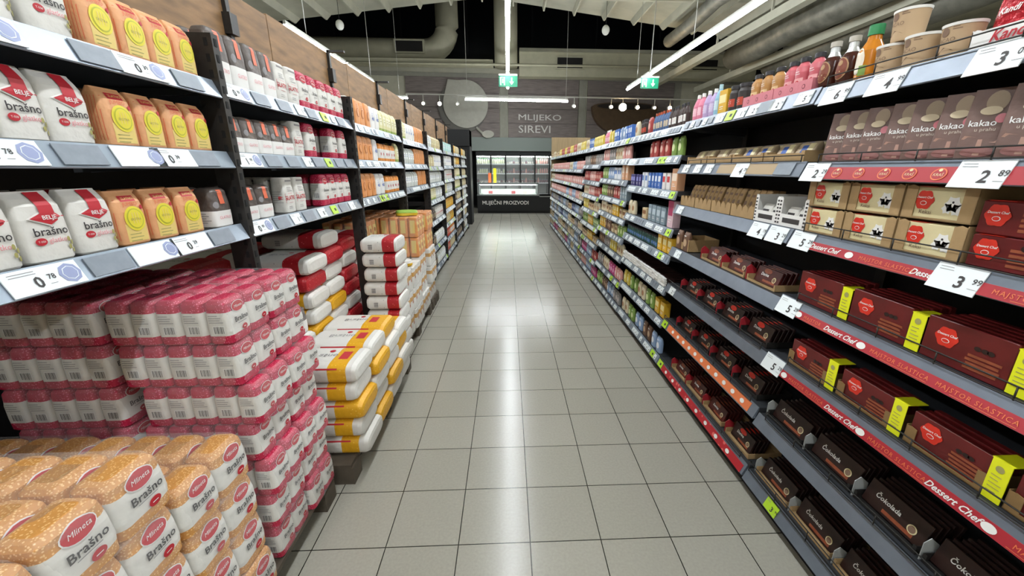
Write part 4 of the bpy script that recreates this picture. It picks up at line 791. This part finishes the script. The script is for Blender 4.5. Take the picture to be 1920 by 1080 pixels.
spec('choco', 'chocolate_bar', barbox(.17, .075, .013, 'Dorina', 'choco', 'biscuit'), .17, .013, .075, 'reddish brown Dorina chocolate bar', 'chocolate bar', 'reddish brown chocolate bars')
dtray = tray(.215, .17, .03, 'kraft', .012, .01).mesh('cardboard_tray'); mat('divider', '#b8bab8', .3, alpha=.75)
gtray = tray(.215, .17, .03, 'steelblack', .012, .01).mesh('cardboard_tray')
def bars(bay, li, key, ys_, rows, dividers='divider', tr=dtray, lean=-.30):
    nl = len(LR[bay]); where = '%s shelf, %s bay, chocolate side' % (levname(nl, li), BAY[bay]); sp_ = SP[key]
    for c, y in enumerate(ys_):
        link('cardboard_tray', tr, None, (XR+.12, y, LR[bay][li]+.001), -math.pi/2, label='shallow tray of chocolate bars, %s on %s' % (od(c), where), category='cardboard tray', group='bar trays on the '+where)
        g = G().prism([(0, 0), (.05, 0), (.05, .05), (.02, .075), (0, .06)], -.001, .001, dividers); g.obj('shelf_divider', None, (XR+.032, y+.113, LR[bay][li]+.002), -math.pi/2, label='%s divider before bar tray %s on %s' % ({'divider': 'grey', 'redstrip': 'red'}[dividers], od(c), where), category='divider', group='dividers on the '+where)
        for r in range(rows):
            put(sp_[0], XR+.06+r*.022, y+random.uniform(-.004, .004), LR[bay][li]+.007, -math.pi/2, lean, '%s, %s row, %s tray, %s shelf, %s bay' % (sp_[4], od(r), od(c), levname(nl, li), BAY[bay]), 'chocolate bar', '%s on the %s' % (sp_[6], where))
for li in (5, 6):
    bars(0, li, 'cokolada', (1.415, 1.18, .945, .71), 5, tr=gtray if li == 5 else dtray)
bars(1, 3, 'choco', (2.55, 2.31, 2.07, 1.83, 1.66+.0), 3, 'redstrip') if 0 else bars(1, 3, 'choco', (2.22, 1.98, 1.74), 4, 'redstrip')
bars(1, 4, 'dorina', (2.44, 2.2, 1.96, 1.72), 5, 'redstrip', gtray); bars(1, 5, 'dorina', (2.44, 2.2, 1.96, 1.72), 5, 'redstrip', gtray); bars(1, 6, 'choco', (2.44, 2.2, 1.96), 5, 'redstrip'); bars(1, 6, 'dorina', (1.70,), 4, 'redstrip')
# second bay upper shelves
for k, y in enumerate((1.66, 1.73, 1.80)): run('R', 1, 0, 'toppink', y, jit=0, inset=.03)
for k, y in enumerate((1.89, 1.965, 2.04)): run('R', 1, 0, 'toptan', y, jit=0, inset=.03)
pt = MC['toppink'] and G().box(-.115, .115, -.034, -.032, 0, .045, '#cf7a84').box(-.115, .115, -.032, .034, 0, .002, '#cf7a84').box(-.115, -.113, -.032, .034, 0, .045, '#cf7a84').box(.113, .115, -.032, .034, 0, .045, '#cf7a84'); pt.flat(.034)
for u in (-.07, 0, .07): pt.disk('F', u, .022, .009, '#7a3040', .0005); pt.disk('F', u, .022, .006, '#cf7a84', .001)
ptm = pt.mesh('display_tray')
for k, y in enumerate((1.735, 1.97)): link('display_tray', ptm, None, (XR+.052, y, LR[1][0]+.0005), -math.pi/2, label=['pink tray holding the pink topping bottles', 'pink tray holding the golden topping bottles'][k], category='display tray', group='pink topping trays')
run('R', 1, 0, 'darkjar', 2.11, 2.26, 2); run('R', 1, 0, 'yellowbox', 2.3, s=1.); run('R', 1, 0, 'blueslim', 2.375); run('R', 1, 0, 'lilac', 2.41, 2.54, 2); run('R', 1, 0, 'pinkslim', 2.56, 2.69, 2)
mat('kraftpack', '#b5a184', .6, vary=.06, vscale=25)
def dpack(stripe): g = bag(.105, .04, .08, [(0, 'kraftpack')], 'fold', 3, .01, 6); (g.rect('F', .0, .04, .035, .07, stripe, .0015) if stripe else None); g.rect('F', .03, .045, .03, .04, 'cream', .0015); g.lines('F', -.035, .05, .02, 3, 'tubmark', .008); return g
spec('bluepack', 'sugar_packet', dpack('#3458a4'), .105, .04, .08, 'kraft packet with blue stripe', 'packet', 'kraft packets with blue stripes'); spec('kraftpk', 'sugar_packet', dpack(None), .105, .04, .08, 'plain kraft and cream packet', 'packet', 'kraft packets')
kt3 = tray(.26, .2, .045, 'kraft', .035, .02).mesh('cardboard_tray')
for c, (y, key) in enumerate(((2.55, 'kraftpk'), (2.28, 'kraftpk'), (2.01, 'bluepack'), (1.74, 'bluepack'))):
    link('cardboard_tray', kt3, None, (XR+.135, y, LR[1][1]+.001), -math.pi/2, label='kraft tray of packets, %s on the second shelf, second bay' % od(c), category='cardboard tray', group='kraft trays on the second shelf')
    for q in (-.06, .06):
        for r in range(3): put(SP[key][0], XR+.085+r*.05, y+q, LR[1][1]+.008+r*.004, -math.pi/2, -.45, '%s, %s row, %s half of %s tray, second shelf' % (SP[key][4], od(r), 'near' if q < 0 else 'far', od(c)), 'packet', SP[key][6]+' on the second shelf')
kt4 = tray(.2, .22, .06, 'kraft', .03, .02, jag=True).mesh('cardboard_tray'); wt = tray(.17, .2, .12, 'white', .05, .02, marks='ink').mesh('display_tray')
simple('kraftsach', 'sachet', .045, .02, .13, 'kraft', 4, None, 'tall kraft sachet', 'sachet', 'tall kraft sachets', 'fold', lambda g, w, h: (g.rect('F', 0, h*.75, w*.6, h*.1, 'tubmark'), g.disk('F', 0, h*.45, .012, 'tubmark')))
simple('whitesach', 'sachet', .07, .03, .075, 'paper', 4, None, 'small white vanilla sachet', 'sachet', 'small white sachets', 'fold', lambda g, w, h: g.rect('F', 0, h*.55, w*.6, h*.2, 'ink'))
for c, y in enumerate((2.6, 2.39, 2.18, 1.97)):
    link('cardboard_tray', kt4, None, (XR+.14, y, LR[1][2]+.001), -math.pi/2, label='kraft tray with cut front, %s on the third shelf, second bay' % od(c), category='cardboard tray', group='cut-front kraft trays on the third shelf')
    for q in range(4):
        for r in range(2): put(SP['kraftsach'][0], XR+.08+r*.06, y-.072+q*.048, LR[1][2]+.006, -math.pi/2, -.28, 'tall kraft sachet, %s row, %s in %s kraft tray' % (od(r), od(q), od(c)), 'sachet', 'tall kraft sachets')
for c, y in enumerate((1.78, 1.61)):
    link('display_tray', wt, None, (XR+.13, y, LR[1][2]+.001), -math.pi/2, label='white tray with dark printed edge, %s on the third shelf' % ['beside the kraft trays', 'beside the nearest bay'][c], category='display tray', group='white printed trays')
    for q in (-.036, .036):
        for r in range(3): put(SP['whitesach'][0], XR+.06+r*.05, y+q, LR[1][2]+.006, -math.pi/2, -.2, 'small white vanilla sachet, %s row, %s side of the %s white tray' % (od(r), 'near' if q < 0 else 'far', od(c)), 'sachet', 'small white sachets')
link('cardboard_tray', tray(.2, .2, .08, 'kraft', .05, .03).mesh('cardboard_tray'), None, (XR+.13, 2.6, LR[1][3]+.001), -math.pi/2, label='tall kraft tray at far end of the fourth shelf, second bay', category='cardboard tray')
run('R', 1, 3, 'brownsachet', 2.5, 2.7, 2)
# dark flat bars with white ends, third bay
spec('whitebar', 'chocolate_bar', G().cbox(-.03, .03, -.09, -.07, 0, .014, 'white', .002).cbox(-.03, .03, -.0695, .09, 0, .0135, 'bar', .002), .06, .18, .014, 'black chocolate bar with white end', 'chocolate bar', 'flat black bars with white ends')
run('R', 2, 5, 'whitebar', 2.76, 3.86, 16, layers=4, inset=.0, jit=.002)

# ================================================================== PALLETS
mat('palletwood', '#5a5044', .8, vary=.25, vscale=12)
PB = .115
def pallet(y0, y1, lab, x1=-.835, x0=-1.93):
    t = link('pallet', None, None, (x1, y0, 0), label=lab, category='pallet', group='pallets under the flour shelves'); L_ = y1-y0; w = x1-x0
    n = 7
    for k in range(n): a = -w+w*k/n; G().box(a+.008, a+w/n-.008, 0, L_, .095, .113, 'palletwood').obj('deck_board', t)
    for k in range(3):
        a = (L_-.1)*k/2; g = G().box(-w, 0, a, a+.1, .075, .0945, 'palletwood')
        for b in (-w, -w/2-.05, -.1): g.box(b, b+.1, a, a+.1, 0.0, .0745, 'palletwood')
        g.obj('bearer', t)
pallet(.298, 1.585, 'dark wooden pallet under the pink and orange flour packs'); pallet(1.65, 2.855, 'dark wooden pallet under the yellow flour sacks', -.77); pallet(2.925, 4.13, 'dark wooden pallet under the red sacks and first peach packs'); pallet(4.2, 4.6, 'dark wooden pallet under the last peach packs')
def pack_proto(bagg, bw, bd, bh, nx, ny, name):
    "shrink-wrapped block of bags: nx along the aisle, ny deep"
    me = bagg.mesh('flour_bag'); parts = []
    for j in range(ny):
        for i in range(nx): parts.append(('flour_bag', me, ((i-(nx-1)/2)*bw, (j-(ny-1)/2)*bd, 0)))
    w, d = nx*bw/2+.003, ny*bd/2+.003
    g = G().loft([(.001, w*.97, d*.98, 'film'), (bh*.1, w, d, 'film'), (bh*.85, w, d, 'film'), (bh*.99, w*.93, d*.96, 'film'), (bh*1.0, w*.6, d*.7, 'film')], 9, 32, noise=.006, seed=5)
    parts.append(('plastic_wrap', g.mesh('plastic_wrap'), (0, 0, 0)))
    return (name, None, parts)
pinkp = pack_proto(brasno_bag(.103, .071, .142, 'pinkflake', 'redink'), .105, .0725, .142, 2, 5, 'flour_pack')
orap = pack_proto(brasno_bag(.133, .101, .147, 'orangeflake', 'redink'), .135, .103, .147, 2, 4, 'flour_pack')
LYR = ['bottom', 'second', 'third', 'fourth', 'fifth', 'sixth', 'top', 'eighth']
rj = random.Random(3)
for col, yc in enumerate((1.27, 1.487)):
    for row, xc in enumerate((-1.025, -1.40)):
        for k in range(7):
            dx = (.03 if k in (4, 2) else -.005 if k > 4 else rj.uniform(-.005, .02)) if row == 0 else -.02
            put(pinkp, xc+dx, yc+rj.uniform(-.002, .002), PB+k*.1445, math.pi/2+rj.uniform(-.008, .008), 0, 'wrapped pink flour pack, %s layer, %s stack, %s' % (LYR[k], ['nearer', 'farther'][col], ['at the aisle', 'behind'][row]), 'flour pack', 'wrapped pink flour packs')
for col, (yc, n, dx0) in enumerate(((.98, 4, 0.), (.706, 5, .0), (.432, 5, .015))):
    for row, xc in enumerate((-1.045, -1.465)):
        for k in range(n):
            dx = dx0+rj.uniform(-.004, .014) if row == 0 else -.0
            put(orap, xc+dx, yc+rj.uniform(-.002, .002), PB+k*.15, math.pi/2+rj.uniform(-.01, .01), 0, 'wrapped orange flour pack, %s layer, %s stack, %s' % (LYR[k] if k < n-1 else 'top', ['farthest', 'middle', 'nearest'][col], ['at the aisle', 'behind', 'deepest'][row]), 'flour pack', 'wrapped orange flour packs')
def sack(L_, w, h, base, flake, red, seed=1, txt='Brašno', b0=.61, b1=.86):
    pr = [(0, .45, .85), (.015, .8, .96), (.07, .98, 1), (.35, 1, 1.01), (.6, 1, 1), (.62, 1, 1), (.86, 1, 1), (.93, .98, .99), (.985, .8, .96), (1, .5, .85)]
    g = G().loft([(z*L_, a*h/2, b*w/2, flake if b0 <= z < b1 else base) for z, a, b in pr], 4.2, 28, noise=.006, seed=seed)
    g.text('F', 'Brašno', 0, L_*.955, .02, 'greyink', .0015) if 0 else None; g.bars('F', -.004, L_*.28, .034, .03, n=8); g.rect('F', 0, L_*.5, h*.6, .004, 'greyink', .001, 1, 1); g.rect('R', 0, L_*.75, w*.34, .045, red, .001); g.text('R', txt, 0, L_*.45, .05, 'greyink', .0015, rot=math.pi/2); g.disk('R', w*.2, L_*.52, .014, 'redink', .0015)
    g.rect('F', h*.34, L_*.5, .006, L_*.5, 'redink' , .0012, 1, 3) if red != 'redflake' else None
    g.v = [(z-L_/2, y, x+h/2) for x, y, z in g.v]; return g
ys_p = ('flour_sack', sack(.36, .24, .099, 'paper', 'yellowflake', '#c03038').mesh('flour_sack'), [])
ys_q = ('flour_sack', sack(.36, .24, .099, 'paper', 'yellowflake', '#c03038', 4, b1=2).mesh('flour_sack'), [])
rs_q = ('flour_sack', sack(.36, .26, .102, 'paper', 'redflake', 'redflake', 6, b1=2).mesh('flour_sack'), [])
rs_p = ('flour_sack', sack(.36, .26, .102, 'paper', 'redflake', 'redflake', 2).mesh('flour_sack'), [])
NC = ['first', 'second', 'third', 'fourth', 'fifth', 'sixth', 'seventh']
rf_p = ('flour_sack', sack(.245, .262, .102, 'paper', 'redflake', 'redflake', 12, b0=.5, b1=.93).mesh('flour_sack'), [])
YC = (1.835, 2.08, 2.325, 2.57); jf = [.02, .0, .012, -.01, .005]
for c, y in enumerate(YC):
    for row, (xc, n) in enumerate(((-.905, (5, 5, 5, 4)[c]), (-1.30, (5, 5, 7, 7)[c]))):
        for k in range(n):
            put((ys_p, ys_q, ys_p)[(k*2+c) % 3], xc+jf[(k+c*2) % 5]*(row == 0), y+rj.uniform(-.001, .001), PB+k*.1, rj.uniform(-.012, .012)*(row == 0), 0, 'yellow-banded white flour sack, %s layer, %s column, %s' % (LYR[k] if k < n-1 else 'top', NC[c], ['at the aisle', 'behind'][row]), 'flour sack', 'yellow-banded flour sacks')
    for k in range(9):
        put((rs_p, rs_q)[(k+c) % 2], -1.70, y, PB+k*.103, 0, 0, 'red-ended white flour sack, %s from the floor, deep under shelf, %s column' % (ORD[k], NC[c]), 'flour sack', 'red-ended flour sacks')
    if c > 1:
        for k in range(2 if c == 2 else 3): put((rs_q, rs_p)[(k+c) % 2], -1.31+.02*(k % 2), y, PB+.701+k*.103, 0, 0, 'red-ended flour sack lying on yellow-banded sacks, %s up, %s column' % (NC[k], NC[c]), 'flour sack', 'red-ended flour sacks')
for k in range(9):
    put(rf_p, -.89+rj.uniform(-.006, .01), 2.846, PB+k*.1035, rj.uniform(-.01, .01), 0, 'short red-banded flour sack before the post, %s from the floor' % ORD[k], 'flour sack', 'red-banded flour sacks in front of the post')
for c, y in enumerate((2.845, 3.115)):
    for k in range(9):
        put((rs_q, rs_p, rs_q)[(k+c) % 3], -1.31, y, PB+k*.103, 0, 0, 'red-ended flour sack behind the post, %s from the floor, %s column' % (ORD[k], NC[c]), 'flour sack', 'red-ended flour sacks')
dk = pack_proto(bag(.07, .1, .14, [(0, 'white'), (.5, 'greytop')], 'flat', 5, .01), .072, .1, .13, 4, 2, 'flour_pack')
put(dk, -1.245, 2.03, PB+.501, math.pi/2, 0, 'wrapped block of grey-topped bags lying on the yellow sacks', 'flour pack')
pp = pack_proto(bag(.108, .085, .185, [(0, 'peach')], 'flat', 8, .012).rect('F', 0, .1, .07, .09, 'paleyel', .001).disk('F', 0, .1, .02, 'ring', .0016).rect('L', 0, .1, .045, .12, 'paleyel', .001), .11, .088, .188, 3, 4, 'flour_pack')
wp = pack_proto(bag(.108, .085, .185, [(0, 'paper'), (.55, '#c09048'), (.75, 'paper')], 'flat', 9, .012).disk('F', 0, .09, .015, 'ring', .0016), .11, .088, .188, 3, 4, 'flour_pack')
for c, (y, n) in enumerate(((3.205, 3), (3.55, 3), (3.945, 5), (4.375, 5))):
    for row, xc in enumerate((-1.0 if c < 2 else -1.02, -1.38)):
        if row and c == 0: continue
        for k in range(5 if row else n):
            pk = pp if (k >= 3 or row) else wp
            put(pk, xc+(rj.uniform(-.012, .015) if row == 0 else 0), y, PB+k*.1905, math.pi/2, 0, 'wrapped %s flour pack, %s layer, %s stack, %s' % ('peach' if pk is pp else 'white and brown', LYR[k], NC[c], ['at the aisle', 'behind'][row]), 'flour pack', 'wrapped %s flour packs' % ('peach' if pk is pp else 'white and brown'))
g = bag(.2, .13, .05, [(0, '#d8c030'), (.5, '#9cc050')], 'dome', 3, .05, 3.); g.obj('loose_bag', None, (-.98, 3.95, PB+5*.1905+.001), .4, label='yellow and green bag lying on top of the peach packs', category='bag')
g = bag(.17, .12, .05, [(0, '#e0b020'), (.5, 'paper')], 'dome', 4, .05, 3.); g.obj('loose_bag', None, (-.93, 3.45, PB+3*.1905+.001), .2, label='torn open yellow and white bag on the white and brown packs', category='bag')
